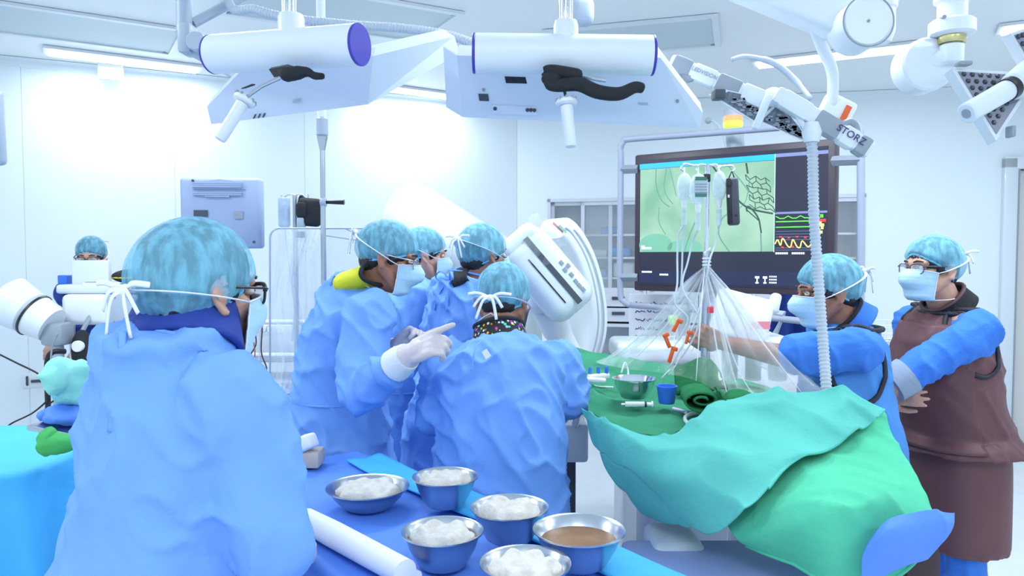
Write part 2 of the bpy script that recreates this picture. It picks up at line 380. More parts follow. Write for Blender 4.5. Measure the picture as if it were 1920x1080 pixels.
# ------------------------------------------------------------------ built-in cabinets along the back wall
CT=frame(C1,WD,V(0,0,1)); cz=1 if CT.col[2].xyz.dot(WN)>0 else -1
def cb(m,x0,x1,y0,y1,z0,z1): return m.box(((x0+x1)/2,(y0+y1)/2,cz*(z0+z1)/2),(abs(x1-x0),abs(y1-y0),abs(z1-z0)))
CABM=mat('cabinet_enamel',(216,220,230),.35)
wid=(s1-s0)/3; zt=cabz
zy=lambda py: wpt(1100,py).z
PACKB=mat('blue_pack',(96,160,232),.5,bump=.4,bscale=30); PACKW=mat('white_pack',(226,232,236),.5,bump=.4,bscale=30)
for u in range(3):
    x0=s0+u*wid+.002; x1=x0+wid-.004
    lab=['grey enamel wall cabinet with sliding glass doors beside the C-arm ring','grey enamel wall cabinet with sliding glass doors hidden behind the large display','grey enamel wall cabinet with glass doors right of the display frame'][u]
    e=E('wall_cabinet',lab,'cabinet',C1+WD*((x0+x1)/2)-WN*.2,'built-in wall cabinets')
    m=MB(CT); t=.03
    cb(m,x0,x0+t,0,zt,-.42,.01); cb(m,x1-t,x1,0,zt,-.42,.01); cb(m,x0,x1,zt-t,zt,-.42,.01); cb(m,x0+t,x1-t,0,.08,-.42,0)
    build(m,'carcass',CABM,e); m=MB(CT); cb(m,x0+t,x1-t,.08,zt-t,-.42,-.405); build(m,'back_panel',CABM,e)
    shz=[zy(440),zy(483),zy(521)]
    for z in shz:
        m=MB(CT); cb(m,x0+t,x1-t,z-.012,z+.006,-.4,-.06); build(m,'shelf',WHITE,e)
    m=MB(CT); cb(m,x0+t,x1-t,zy(546)-.02,zy(546),-.4,0); build(m,'divider',CABM,e)
    # sliding doors
    for k,(a,b,zo) in enumerate(((x0+t,x0+t+wid*.62,-.035),(x0+wid*.34,x1-t,-.012))):
        d=MB(CT); f=.035
        cb(d,a,a+f,zy(546),zt-t,zo-.012,zo+.008); cb(d,b-f,b,zy(546),zt-t,zo-.012,zo+.008); cb(d,a,b,zt-t-f,zt-t,zo-.012,zo+.008); cb(d,a,b,zy(546),zy(546)+f,zo-.012,zo+.008)
        do=build(d,'sliding_door',CABM,e); g=MB(CT); cb(g,a+f,b-f,zy(546)+f,zt-t-f,zo-.005,zo); build(g,'glass_pane',GLASS,do)
    # drawers
    for k in range(2):
        za,zb=zy(572-24+k*28),zy(575+k*28)
        for h in range(2):
            a=x0+t+h*(x1-x0-2*t)/2+.004; b=a+(x1-x0-2*t)/2-.008
            d=MB(CT); cb(d,a,b,zb+.006,za-.004,-.3,.004); do=build(d,'drawer',CABM,e)
            g=MB(CT); cb(g,(a+b)/2-.07,(a+b)/2+.05,(za+zb)/2,(za+zb)/2+.03,.004,.016); build(g,'drawer_pull',DGREY,do)
    m=MB(CT); cb(m,x0+t,x1-t,zy(606)-.03,zy(606),-.4,0); build(m,'divider',CABM,e)
    for h in range(2):
        a=x0+t+h*(x1-x0-2*t)/2+.004; b=a+(x1-x0-2*t)/2-.008
        d=MB(CT); cb(d,a,b,.1,zy(690),-.02,.006); do=build(d,'cupboard_door',CABM,e); g=MB(CT); cb(g,a+.05,a+.15,zy(690)-.08,zy(690)-.05,.006,.02); build(g,'door_pull',DGREY,do)
    m=MB(CT); cb(m,x0+t,x1-t,zy(690),zy(690)+.015,-.4,0); build(m,'shelf',CABM,e)
    # things on the shelves
    rr=random.Random(u+3)
    grp='packs stored in the wall cabinets'
    for si,z in enumerate(shz+[zy(690)+.009+.006,]):
        x=x0+.12
        while x<x1-.2:
            w=rr.uniform(.12,.24); h=rr.uniform(.07,.15) if si!=1 else rr.uniform(.05,.1); dp=rr.uniform(.15,.25)
            mm=[PACKB,PACKW,PACKW,mat('clear_pack',(206,214,218),.3,bump=.3,bscale=25)][(si*2+int(x*7)+u)%4] if si else PACKB
            b=MB(CT); b.rbox((x+w/2,z+.006+h/2,-cz*.24),(w,h,dp),.025,3); o=build(b,'supply_pack',mm)
            o.data.materials[0]=mm
            cn={'blue_pack':'blue wrapped','white_pack':'white wrapped','clear_pack':'grey clear-wrapped'}[mm.name]
            tag(o,cn+' supply pack on the '+['top','second','third','lowest'][si]+' shelf of the cabinet '+['beside the C-arm ring','behind the display','behind the frame tube'][u],'pack',grp); x+=w+rr.uniform(.02,.12)
            if si==0 and x<x0+.5: x=x0+.5
# ------------------------------------------------------------------ large display on its tubular frame
dl,drr=4.3,3.68
A=P(1190,292,dl); B=P(1568,271,drr); Cc=P(1192,546,dl); 
X=B-A; X.z=0; Wd=X.length; X.normalize(); Hd=(A.z-Cc.z); ctr=(A+B)/2; ctr.z=(A.z+Cc.z)/2+.004
e=E('display_monitor','large flat display showing a green angiogram and vital-sign traces in a tube frame','display',V(ctr.x,ctr.y,ctr.z-Hd/2))
T=frame(ctr,X,V(0,0,1)); zs=-1 if T.col[2].xyz.y>0 else 1; Tn=T.col[2].xyz*zs
if zs<0: raise SystemExit
m=MB(T); m.rbox((0,0,-.045),(Wd,Hd,.09),.012); build(m,'housing',mat('display_bezel',(64,54,66),.4),e)
SCRD=mat('screen_dark',(36,37,52),.25,emit=.7)
m=MB(T); m.box((0,0,.001),(Wd-.07,Hd-.07,.004)); scr=build(m,'screen',SCRD,e)
uvx=lambda px: ((px-1190)/378.-.5)*Wd
def scx(u): return (u-.5)*(Wd-.07)
def scy(v): return (.5-v)*(Hd-.07)
# angiogram image field
ang=mat('angiogram_image',(176,236,208),.3,emit=.66)
nt=ang.node_tree; b=nt.nodes['Principled BSDF']; tc=nt.nodes.new('ShaderNodeTexCoord'); n=nt.nodes.new('ShaderNodeTexNoise'); n.inputs['Scale'].default_value=3.2; n.inputs['Detail'].default_value=6; n.inputs['Distortion'].default_value=.6
cr=nt.nodes.new('ShaderNodeValToRGB'); cr.color_ramp.elements[0].position=.3; cr.color_ramp.elements[0].color=lin((146,212,180))+(1,); cr.color_ramp.elements[1].position=.62; cr.color_ramp.elements[1].color=lin((196,246,220))+(1,)
nt.links.new(tc.outputs['Object'],n.inputs['Vector']); nt.links.new(n.outputs['Fac'],cr.inputs[0]); nt.links.new(cr.outputs[0],b.inputs['Emission Color'])
b.inputs['Base Color'].default_value=(0,0,0,1)
def srect(u0,u1,v0,v1,mm,name,z=.004):
    m=MB(T); m.box(((scx(u0)+scx(u1))/2,(scy(v0)+scy(v1))/2,z),(scx(u1)-scx(u0),scy(v0)-scy(v1),.002)); return build(m,name,mm,e)
U1=.745
srect(.004,U1,.075,.735,ang,'angiogram')
srect(.0,U1,.03,.072,mat('screen_blue_bar',(40,150,232),.3,emit=.8),'title_bar'); srect(U1+.005,1,.03,.055,mat('screen_grey_bar',(110,120,160),.3,emit=.6),'status_bar')
srect(U1,U1+.004,.03,.74,mat('screen_line',(170,190,200),.3,emit=.6),'divider_line'); srect(U1+.005,1,.45,.465,MATS['screen_grey_bar'],'status_bar')
srect(0,1,.885,.985,mat('screen_navy_bar',(34,40,66),.3,emit=.6),'tool_bar')
def line(pts,r,mm,name,z=.0055,cl=False,sm=True):
    m=MB(T); pp=[V(scx(u),scy(v),z) for u,v in pts]
    m.tube(catmull(pp,5,cl) if sm else pp,r,4,flat=.35,hint=(0,0,1),closed=cl); return build(m,name,mm,e)
DKL=mat('screen_vessel_dark',(52,76,70),.6,emit=.2); DKL2=mat('screen_vessel_mid',(96,142,126),.6,emit=.3)
# darker soft regions of the image
m=MB(T)
for (u,v,a,b_) in ((.10,.68,.10,.09),(.27,.70,.10,.06)):
    m.prism([V(scx(u+a*math.cos(t)),max(scy(v+b_*math.sin(t)),scy(.733)),.0052) for t in [2*PI*k/24 for k in range(24)]],(0,0,.0006))
build(m,'tissue_region',mat('screen_tissue_green',(112,168,142),.9,emit=.4),e)
for pts,r in (([(.10,.08),(.10,.2),(.13,.32),(.18,.38)],.0025),([(.16,.08),(.15,.25),(.2,.36)],.0022),([(.18,.08),(.22,.3)],.002),([(.12,.38),(.12,.5),(.16,.6)],.002),([(.42,.08),(.5,.24),(.6,.4),(.74,.46)],.004),([(.5,.08),(.58,.22),(.62,.3)],.003),([(.55,.42),(.48,.48),(.46,.6),(.5,.7),(.52,.735)],.003),([(.68,.6),(.685,.735)],.003),([(.54,.44),(.6,.36),(.62,.2)],.002),([(.33,.5),(.3,.6),(.27,.73)],.003),([(.6,.08),(.61,.16)],.004)):
    line(pts,r*1.2,DKL2 if r<.0035 else DKL,'vessel_trace')
line([(.61,.44),(.605,.41),(.62,.405),(.655,.46),(.672,.51)],.0045,DKL,'catheter_loop'); line([(.672,.51),(.683,.6)],.004,DKL,'catheter_loop')
line([(.61,.43),(.64,.47),(.672,.51)],.003,DKL,'catheter_loop')
m=MB(T); rr=random.Random(4)                     # honeycomb stent graft
cell={}
for i in range(6):
    for j in range(7):
        cell[i,j]=V(scx(.60+.025*i+rr.uniform(-.006,.006)+.004*j),scy(.17+.037*j+(i%2)*.018+rr.uniform(-.008,.008)+.008*i),.0058)
for (i,j),p in cell.items():
    if (i,j+1) in cell and (i+j)%2==0: m.tube([p,cell[i,j+1]],.0022,4,flat=.4,hint=(0,0,1))
    if (i+1,j) in cell: m.tube([p,cell[i+1,j]],.0022,4,flat=.4,hint=(0,0,1))
build(m,'stent_mesh',DKL,e)
GRN=mat('screen_trace_green',(80,220,60),.4,emit=1.1); YEL=mat('screen_trace_yellow',(228,206,96),.4,emit=1.1); REDT=mat('screen_trace_red',(220,50,50),.4,emit=1.0); WHT=mat('screen_text_white',(214,220,230),.4,emit=.8)
line([(U1+.01+.02*k,.485+(.012 if k%3 else -.004)) for k in range(10)],.0022,GRN,'trace_line',sm=False)
for v in (.52,.56): line([(U1+.01,v),(.945,v)],.0025,GRN,'trace_line',sm=False)
for v in (.59,.61,.63,.65,.71,.725): line([(U1+.01,v),(.945,v)],.0009,MATS['screen_grey_bar'],'grid_line',sm=False)
line([(U1+.008,.68),(U1+.02,.65),(U1+.035,.69),(U1+.045,.64),(U1+.07,.695),(U1+.085,.70),(U1+.095,.65),(U1+.115,.70),(U1+.13,.705),(U1+.14,.66),(U1+.165,.7),(U1+.18,.69),(U1+.19,.65)],.003,YEL,'pressure_trace')
m=MB(T)
for k,(u,v) in enumerate(((.78,.63),(.82,.635),(.86,.63),(.90,.635),(.79,.705),(.84,.70))): m.box((scx(u),scy(v),.006),(.012,.008,.001))
build(m,'alarm_mark',REDT,e)['kind']='stuff'; m=MB(T); m.box((scx(.972),scy(.518),.006),(.045,.014,.001)); build(m,'alarm_mark',REDT,e)
m=MB(T)
for u,v,w in ((.965,.535,.02),(.972,.55,.03),(.955,.57,.02),(.978,.57,.012),(.97,.60,.02)): m.box((scx(u),scy(v),.006),(w,.014,.001))
build(m,'reading_digits',YEL,e)['kind']='stuff'; m=MB(T); m.box((scx(.975),scy(.487),.006),(.014,.016,.001)); build(m,'reading_digits',GRN,e)
m=MB(T)
for k in range(7): m.box((scx(.018+.009*k),scy(.705),.006),(.007,.012,.001))
for k in range(3): m.box((scx(.015+.008*k),scy(.69),.006),(.006,.009,.001))
for u0,n_,v in ((.022,6,.895),(.13,5,.915),(.76,6,.748),(.84,6,.748)):
    for k in range(n_): m.box((scx(u0+.0105*k),scy(v),.006),(.0085,.010,.001))
for u in (.665,.705):
    m.box((scx(u),scy(.925),.006),(.022,.012,.001)); m.box((scx(u),scy(.945),.006),(.006,.03,.001)); m.box((scx(u),scy(.965),.006),(.016,.008,.001))
for v in (.918,.94,.962):
    for k in range(4): m.box((scx(.73+.010*k),scy(v),.006),(.007,.008,.001))
build(m,'screen_text',WHT,e)['kind']='stuff'
# tube frame
ft=[P(1168,300,dl-.05),P(1166,440,dl-.05),P(1168,545,dl-.05)]
TF=lambda px,py: (lambda t: P(px,py,dl+(drr-dl)*t))((px-1190)/378.)
pts=[TF(1164,300),TF(1163,280),TF(1168,267),TF(1180,261),TF(1300,252),TF(1450,240),TF(1585,228),TF(1603,232),TF(1612,245),TF(1614,300),TF(1614,420),TF(1614,555),TF(1612,590)]
pts=[TF(1182,572),TF(1170,565),TF(1163,545),TF(1163,420)]+pts
m=MB(); m.tube(catmull(pts,5),.018,10); m.tube([TF(1182,572),TF(1330,583),TF(1530,605),TF(1612,590)],.018,10); build(m,'tube_frame',mat('frame_tube_grey',(168,176,198),.35),e,ang=180)
for a,b_ in (((1166,318),(1196,317)),((1560,302),(1614,300)),((1166,520),(1196,520)),((1560,520),(1614,520))): build(MB().tube([TF(*a),TF(*b_)],.025,4),'mounting_bracket',GREYP,e)
m=MB(); a=TF(1398,330)+V(0,.13,0); b_=TF(1383,232)+V(.02,.13,0); m.tube([a,b_],[.055,.045],14); m.tube([b_,b_+V(-.01,0,.10)],[.045,.045],14); build(m,'boom_post',LGREY,e); build(MB().rbox((ctr.x,ctr.y+.16,ctr.z/2),(.16,.12,ctr.z),.03),'boom_column',LGREY,e); build(MB().rbox((ctr.x,ctr.y+.16,.05),(.4,.3,.1),.03),'boom_base',GREYP,e)
for k,(c,em) in enumerate((((255,110,70),2.2),((250,230,60),2.2),((110,230,60),2.2))):
    q=b_+V(-.006,0,.035-.03*k); build(MB().cyl(q,q+V(0,0,.029),.052,n=20,bev=.004),'signal_ring',mat('signal_%d'%k,c,.3,emit=em),e)
# gooseneck microphone on the frame
m=MB(); g=[TF(1363,285),TF(1358,262),TF(1350,240),TF(1338,228),TF(1328,226)]; m.tube(catmull(g,5),.006,8); e2=E('gooseneck_camera','small gooseneck camera bending over the top of the display frame','camera',g[0]); build(m,'gooseneck',LGREY,e2); m=MB(); m.ell(g[-1],(.018,.018,.018)); build(m,'camera_head',GREYP,e2)
# lower equipment arm and trolley handle below the display
m=MB(); m.tube([TF(1330,572)+V(0,.05,0),TF(1470,590),TF(1452,630),TF(1420,618)],.02,8); build(m,'support_arm',LGREY,e)
q=V(ctr.x,ctr.y+.22,0); 
# whiteboard
e=E('whiteboard','white notice board with blue handwriting standing below the large display','board',P(1232,690,4.5))
cb_=P(1235,622,4.5); T=frame(cb_,V(1,-.25,0),V(0,0,1)); m=MB(T); m.rbox((0,.02,0),(.36,.42,.02),.005); build(m,'board',PAPER,e)
m=MB(T); rr=random.Random(2)
for r in range(7):
    y=.17-.05*r; x=-.14; n_=[9,5,6,4,4,3,3][r]
    for k in range(n_):
        pts=[V(x+.007*i,y+rr.uniform(-.009,.011),.0115) for i in range(5)]; m.tube(pts,.0032,4,flat=.4,hint=(0,0,1)); x+=.038 if k%3 else .03
build(m,'handwriting',INK,e)['kind']='stuff'; m=MB(T); m.cyl((-.15,-.19,0),(-.15,-cb_.z+.02,0),.012); m.cyl((.15,-.19,0),(.15,-cb_.z+.02,0),.012); build(m,'stand_legs',STEEL,e)
# navy lead apron hanging behind the display
c=P(1492,600,4.4); e=E('lead_apron','navy blue lead apron hanging on a rail behind the display','apron',V(c.x,c.y,0))
def fn(u,v): return V(c.x+(u-.5)*(.3+.12*v),c.y+.03*math.sin(u*14+v*2)+.04*math.sin(PI*u),c.z+.22-v*.95)
build(MB().grid(fn,28,16),'apron_cloth',NAVY,e,th=.02,ang=180); m=MB(); m.tube([V(c.x-.25,c.y,c.z+.23),V(c.x+.28,c.y,c.z+.23)],.012); m.tube([V(c.x+.26,c.y,c.z+.23),V(c.x+.26,c.y,.03)],.015); m.cyl(V(c.x+.26,c.y,0),V(c.x+.26,c.y,.03),.18,n=24); build(m,'apron_rail',STEEL,e)
# trolley behind the two standing men on the right
c=P(1660,640,3.95); e=E('equipment_trolley','steel trolley stacked with grey units and a wire basket behind the blue-aproned man','trolley',V(c.x,c.y,0))
m=MB()
for sx in(-.2,.2):
    for sy in(-.2,.2): m.tube([V(c.x+sx,c.y+sy,.06),V(c.x+sx,c.y+sy,c.z-.02)],.013,8)
m.tube([V(c.x-.2,c.y-.2,c.z-.02),V(c.x+.2,c.y-.2,c.z-.02),V(c.x+.2,c.y+.2,c.z-.02),V(c.x-.2,c.y+.2,c.z-.02)],.013,8,closed=True); build(m,'trolley_frame',STEEL,e)
for z in (.3,.7,c.z-.04): build(MB().rbox((c.x,c.y,z),(.44,.44,.025),.008),'shelf',WHITE2,e)
for sx in(-.2,.2):
    for sy in(-.2,.2): build(MB().cyl(V(c.x+sx-.01,c.y+sy,.03),V(c.x+sx+.01,c.y+sy,.03),.03),'caster',BLACK,e)
b=E('monitor_unit','grey slotted electronics unit on the trolley shelf below the wire basket','equipment',V(c.x,c.y,c.z-.3)); build(MB().rbox((c.x,c.y,c.z-.18),(.36,.36,.2),.01),'case',LGREY,b)
m=MB()
for k in range(7): m.box((c.x+.05,c.y-.182,c.z-.26+.024*k),(.1,.006,.01))
m.box((c.x-.08,c.y-.182,c.z-.11),(.14,.006,.03)); build(m,'vent_slot',BLACK,b)
b=E('wire_basket','white wire basket on top of the trolley with blue rim pieces','basket',V(c.x,c.y,c.z-.028)); m=MB()
for z in(0,.04,.08,.12): m.tube([V(c.x-.18,c.y-.16,c.z-.02+z),V(c.x+.18,c.y-.16,c.z-.02+z),V(c.x+.18,c.y+.16,c.z-.02+z),V(c.x-.18,c.y+.16,c.z-.02+z)],.004,6,closed=True)
for k in range(9):
    for sy in(-.16,.16): m.tube([V(c.x-.18+.045*k,c.y+sy,c.z-.02),V(c.x-.18+.045*k,c.y+sy,c.z+.1)],.003,5)
build(m,'wires',WHITE,b); build(MB().rbox((c.x+.1,c.y-.16,c.z+.105),(.12,.02,.02),.005),'label_clip',BLUEP,b); build(MB().rbox((c.x-.13,c.y-.14,c.z+.05),(.06,.05,.05),.01),'blue_clip',BLUEP,b)
# ------------------------------------------------------------------ people
def hand_prims(m,w,d,pn,curl=(.35,.4,.45,.5),thumb=.3,side=1,s=1,infl=0,index=None):
    """palm and five bent fingers: w wrist, d direction to the knuckles, pn direction the palm faces, side +1/-1 where the thumb is"""
    w=Vector(w); d=nrm(d); pn=Vector(pn); pn=nrm(pn-d*pn.dot(d)); sd=d.cross(pn)*side; g=infl
    m.capsule(w-d*.02,w+d*.03,.026*s+g,.028*s+g)
    for k in range(4):
        o=(1.5-k)*.0195*s; m.capsule(w+d*.018*s+sd*o*.75,w+d*(.082-.004*abs(1.2-k))*s+sd*o,.0145*s+g,.0125*s+g,10)
    L=[.074,.082,.076,.060]
    for k in range(4):
        o=(1.5-k)*.0205*s; p=w+d*(.084-.004*abs(1.2-k))*s+sd*o; c=curl[k] if not(index is not None and k==0) else index
        a=0; rad=[.0098,.0088,.0080,.0066]
        for q,(fr,cb) in enumerate(((.45,1.0),(.31,1.25),(.24,.8))):
            a+=c*cb; dv=d*math.cos(a)+pn*math.sin(a)+sd*((1.5-k)*.05)
            e=p+nrm(dv)*L[k]*fr*s; m.capsule(p,e,rad[q]*s+g*.6,rad[q+1]*s+g*.6,9); p=e
    p=w+d*.02*s+sd*.026*s; dv=nrm(d*.65+sd*.75+pn*(.3+thumb)); e=p+dv*.042*s; m.capsule(p,e,.0155*s+g,.012*s+g,10)
    dv=nrm(d*.9+sd*(.25-.5*thumb)+pn*(.3+thumb)); f=e+dv*.03*s; m.capsule(e,f,.0115*s+g*.6,.0105*s+g*.6,9)
    dv=nrm(d*.95+pn*(.25+thumb*1.2)-sd*.3*thumb); m.capsule(f,f+dv*.026*s,.0105*s+g*.6,.008*s+g*.6,9)
def ell_ring(c,x,y,a,b,n=28,p=2.3):
    out=[]
    for k in range(n):
        t=2*PI*k/n; ct,st=math.cos(t),math.sin(t)
        out.append(c+x*(a*math.copysign(abs(ct)**(2/p),ct))+y*(b*math.copysign(abs(st)**(2/p),st)))
    return out
class Person: pass
def person(label,hc,hf,c7,pel,front,armR,armL,kind='gown',skin=SKIN,vox=.0065,gvox=.009,shw=.175,hu=(0,0,1),gown=GOWN,seed=0,
           cap=dict(),mask=True,glasses=None,collar=None,hem=.32,gloves=True,bulk=1.0,feet=None,tieback=True,amp_=1.0,cr=1.0,mid=V(0,0,0),shoulder_drop=.072,gsm=4,neckup=-.05,neckr=.082):
    hf=nrm(hf); hr=hf.cross(Vector(hu)).normalized(); hu=hr.cross(hf); hc=Vector(hc); c7=Vector(c7); pel=Vector(pel)
    H=lambda x,y,z: hc+hr*x+hf*y+hu*z
    front=nrm(V(front[0],front[1],0)); lat=front.cross(V(0,0,1))
    root=E('person',label,'person',V(pel.x,pel.y,0))
    # ---- spine
    spine=nrm(c7-pel); up=spine
    def sp(t): 
        return pel.lerp(c7,t)+mid*(4*t*(1-t))+front*(.03*math.sin(PI*max(0,min(1,t)))*1.0)
    def torso(m,prof,n=28):
        rs=[]
        for t,a,b in prof:
            d=nrm(sp(min(t+.05,1))-sp(max(t-.05,0))) if 0<=t<=1 else V(0,0,1)
            c=sp(t) if 0<=t<=1 else sp(0)+V(0,0,t)
            fy=nrm(front-d*front.dot(d)); lx=nrm(lat-d*lat.dot(d))
            rs.append(ell_ring(c,lx,fy,a*bulk,b*bulk,n))
        m.rings(rs)
    shR=c7+lat*shw-spine*shoulder_drop+front*.035; shL=c7-lat*shw-spine*shoulder_drop+front*.035
    arms=[]
    for sh,arm,sg in ((shR,armR,1),(shL,armL,-1)):
        el,wr=Vector(arm['el']),Vector(arm['wr']); arms.append((Vector(arm.get('sh',sh)),el,wr,arm,sg))
    hips=[pel+lat*.09*s-V(0,0,.02) for s in(1,-1)]
    ft=feet or [V(pel.x,pel.y,0)+lat*.12*s-front*.02 for s in(1,-1)]
    # ---- body: one continuous surface
    m=MB()
    torso(m,[(-.08,.13,.10),(0,.155,.105),(.25,.135,.095),(.5,.145,.105),(.75,.165,.11),(.9,.15,.085),(1.0,.07,.06)])
    for hp,f in zip(hips,ft):
        kn=hp.lerp(V(f.x,f.y,.08),.52)+front*.02; an=V(f.x,f.y,.09)
        m.capsule(hp,kn,.085,.055); m.capsule(kn,an,.054,.036); m.capsule(V(f.x,f.y,.045),V(f.x,f.y,.04)+front*.13,.036,.03)
    for sh,el,wr,arm,sg in arms:
        m.capsule(sh,el,.052,.040); m.capsule(el,wr,.040,.027)
        m.capsule(c7-spine*.05+front*.03,sh,.06,.055)
        g=arm.get('hand') or {}
        hd=g.get('d',nrm(wr-el)); pn=g.get('pn',V(0,0,-1)); 
        hand_prims(m,wr,hd,pn,g.get('curl',(.35,.4,.45,.5)),g.get('thumb',.3),g.get('side',-sg),index=g.get('index'))
    # neck and head
    m.capsule(c7+front*.02-spine*.02,H(0,-.022,-.05),.062,.055)
    m.ell(H(0,-.012,.035),(.077,.098,.088),R=Matrix((hr,hf,hu)).transposed(),n=24,m=16)
    RM=Matrix((hr,hf,hu)).transposed()
    m.ell(H(0,.022,-.04),(.060,.070,.082),R=RM,n=22,m=14); m.ell(H(0,.066,-.098),(.030,.026,.024),R=RM)
    for s in(1,-1):
        m.ell(H(.041*s,.052,-.022),(.024,.028,.024),R=RM); m.capsule(H(.06*s,.0,-.04),H(.028*s,.065,-.098),.022,.020)
        m.capsule(H(.012*s,.087,.026),H(.046*s,.073,.026),.012,.009)
        # ear: rim, lobe, bowl
        rim=[H((.077+.010*math.sin(t))*s,-.012+.021*math.cos(t),.004+.033*math.sin(t)) for t in [-.9+.42*k for k in range(10)]]
        rim=[H(s*(.076+.012*(1-math.cos((k)/9*PI))/2),-.004-.024*math.sin(k/9*PI),.034-.070*k/9) for k in range(10)]
        m.tube(rim,[.0055]*8+[.007,.008],8); m.ell(H(s*.078,-.012,.0),(.006,.018,.028),R=RM); m.ell(H(s*.079,-.002,-.034),(.006,.009,.011),R=RM)
    m.capsule(H(0,.088,.012),H(0,.110,-.026),.009,.012); m.ell(H(0,.113,-.03),(.013,.011,.010),R=RM)
    for s in(1,-1): m.ell(H(.012*s,.100,-.034),(.008,.010,.007),R=RM)
    m.capsule(H(-.016,.086,-.062),H(.016,.086,-.062),.009); m.capsule(H(-.014,.084,-.073),H(.014,.084,-.073),.009)
    body=mk(remesh(m,vox,2),'body',skin,root)
    # ---- eyes, brows, hair
    for s in(1,-1):
        eo=build(MB().ell(H(.031*s,.0815,.008),(.0145,.0095,.0085),R=RM,n=14,m=10),'eye',EYEW,root,ang=180)
        build(MB().ell(H(.031*s,.0868,.008),(.0062,.005,.0062),R=RM,n=12,m=8),'iris',IRIS,eo,ang=180)
        m=MB(); m.tube([H(.014*s,.096,.030),H(.03*s,.094,.035),H(.047*s,.082,.031)],[.004,.005,.0025],6,flat=.6); build(m,'eyebrow',HAIR,root,ang=180)
        m=MB(); m.tube([H(.017*s,.0895,.009),H(.03*s,.0925,.0155),H(.046*s,.083,.010)],.0022,6); build(m,'eyelid',skin,root,ang=180)
    m=MB(); m.ell(H(0,-.014,.038),(.0825,.100,.0885),R=RM,n=26,m=16); m.ell(H(0,-.048,-.018),(.064,.05,.055),R=RM)
    for s in(1,-1): m.capsule(H(.072*s,.018,.03),H(.070*s,.022,-.012),.012,.007)
    mk(remesh(m,.008,2,lambda a,b: (vnoise(a*160+seed)-.5)*.005),'hair',HAIR,root)
    # ---- bouffant cap
    puff=cap.get('puff',.95); back=cap.get('back',.0); fz=cap.get('fz',.052); bz=cap.get('bz',-.055); rx,ry,rz=.094*puff,.116*puff,.109*puff
    pk=cap.get('pleats',26)
    def capf(u,v):
        th=2*PI*u; ct,st=math.cos(th),math.sin(th)               # th=0 right, pi/2 front
        rimz=fz*(st*.5+.5)+bz*(.5-st*.5)-.012*abs(ct)
        e0=math.asin(max(-.95,min(.95,(rimz-.03)/rz))); e_=PI/2+(e0-PI/2)*v
        w=1+.022*math.sin(pk*th+2*math.sin(3*th+seed))*v**2+.018*math.sin(9*th+seed*2+5*v)*v+.012*math.sin(17*th-9*v+seed)
        bl=1+back*max(0,-st)*math.sin(PI*min(1,v*1.02))**1.0
        gather=1-.13*max(0,(v-.86)/.14)**2
        x=rx*math.cos(e_)*ct*w*gather*(1+.4*(bl-1)); y=-.012+ry*math.cos(e_)*st*w*gather*bl; z=.03+rz*math.sin(e_)*(1+.02*math.sin(7*th+seed)*v)-(bl-1)*.10
        return H(x,y,z)
    mcap=MB().grid(capf,132,40,wrap=True); co=build(mcap,'bouffant_cap',CAPM,root,ang=180)
    rim=[capf(k/132,1.0) for k in range(132)]; build(MB().tube(rim,.0042,6,closed=True),'cap_elastic',ELAST,co,ang=180)
    # ---- surgical mask
    if mask:
        def mf(u,v):
            a=(u*2-1)*math.radians(68-6*v); lo=math.cos(a)
            top=.004*lo-.020*(1-lo); z=top+(-.118-top)*v+(.004)*(1-lo)*v
            prof=.096+.037*math.sin(PI*min(1,v*1.35+.10))*max(0,lo)**3+.010*(1-v)*0
            prof+=.0028*((v*4.0)%1.0-.5)*(.2<v<.9)
            if v>.8: prof-=.030*((v-.8)/.2)**2*lo
            x=math.sin(a)*(.088-.012*v); y=.010+lo*prof*1.0
            return H(x,y,z)
        mo=build(MB().grid(mf,33,25),'surgical_mask',MASKM,root,ang=180,th=.0025)
        edge=[mf(k/32,0) for k in range(33)]; build(MB().tube(edge,.0026,6,flat=.6),'mask_binding',MASKW,mo,ang=180)
        for s_,uu in ((1,1),(-1,0)):
            side=[mf(uu,k/24) for k in range(25)]; build(MB().tube(side,.0026,6,flat=.6),'mask_binding',MASKW,mo,ang=180)
            def path(v0,ax,ay,z1,zc):
                a0=math.radians(66); p=[mf(uu,v0)]
                for k in range(1,13):
                    a=a0+(PI-a0)*k/12; t=k/12
                    p.append(H(s_*math.sin(a)*ax,-.008+math.cos(a)*ay,(mf(uu,v0)-hc).dot(hu)*(1-t)+z1*t+zc*math.sin(PI*t)))
                return p
            build(MB().tube(path(.02,.101*puff,.126*puff*(1+back*.6),cap.get('tz',.055),.006),.0055,6,flat=.28,hint=hu),'mask_tie',MASKW,mo,ang=180)
            build(MB().tube(path(.98,.074,.092,-.075,-.012),.0055,6,flat=.28,hint=hu),'mask_tie',MASKW,mo,ang=180)
        q=H(0,-.008-.127*puff*(1+back*.6),cap.get('tz',.055)); m=MB()
        for s_ in(1,-1):
            for (dx,dz) in ((.05,-.035),(.035,-.075),(.075,.01)):
                m.tube(catmull([q,q+hr*(s_*dx*.5)-hf*.012+hu*(dz*.3+.008),q+hr*(s_*dx)-hf*.006+hu*dz],5),.005,6,flat=.25,hint=hf)
        m.ell(q,(.011,.009,.011),R=RM,n=10,m=8); build(m,'tie_bow',MASKW,mo,ang=180)
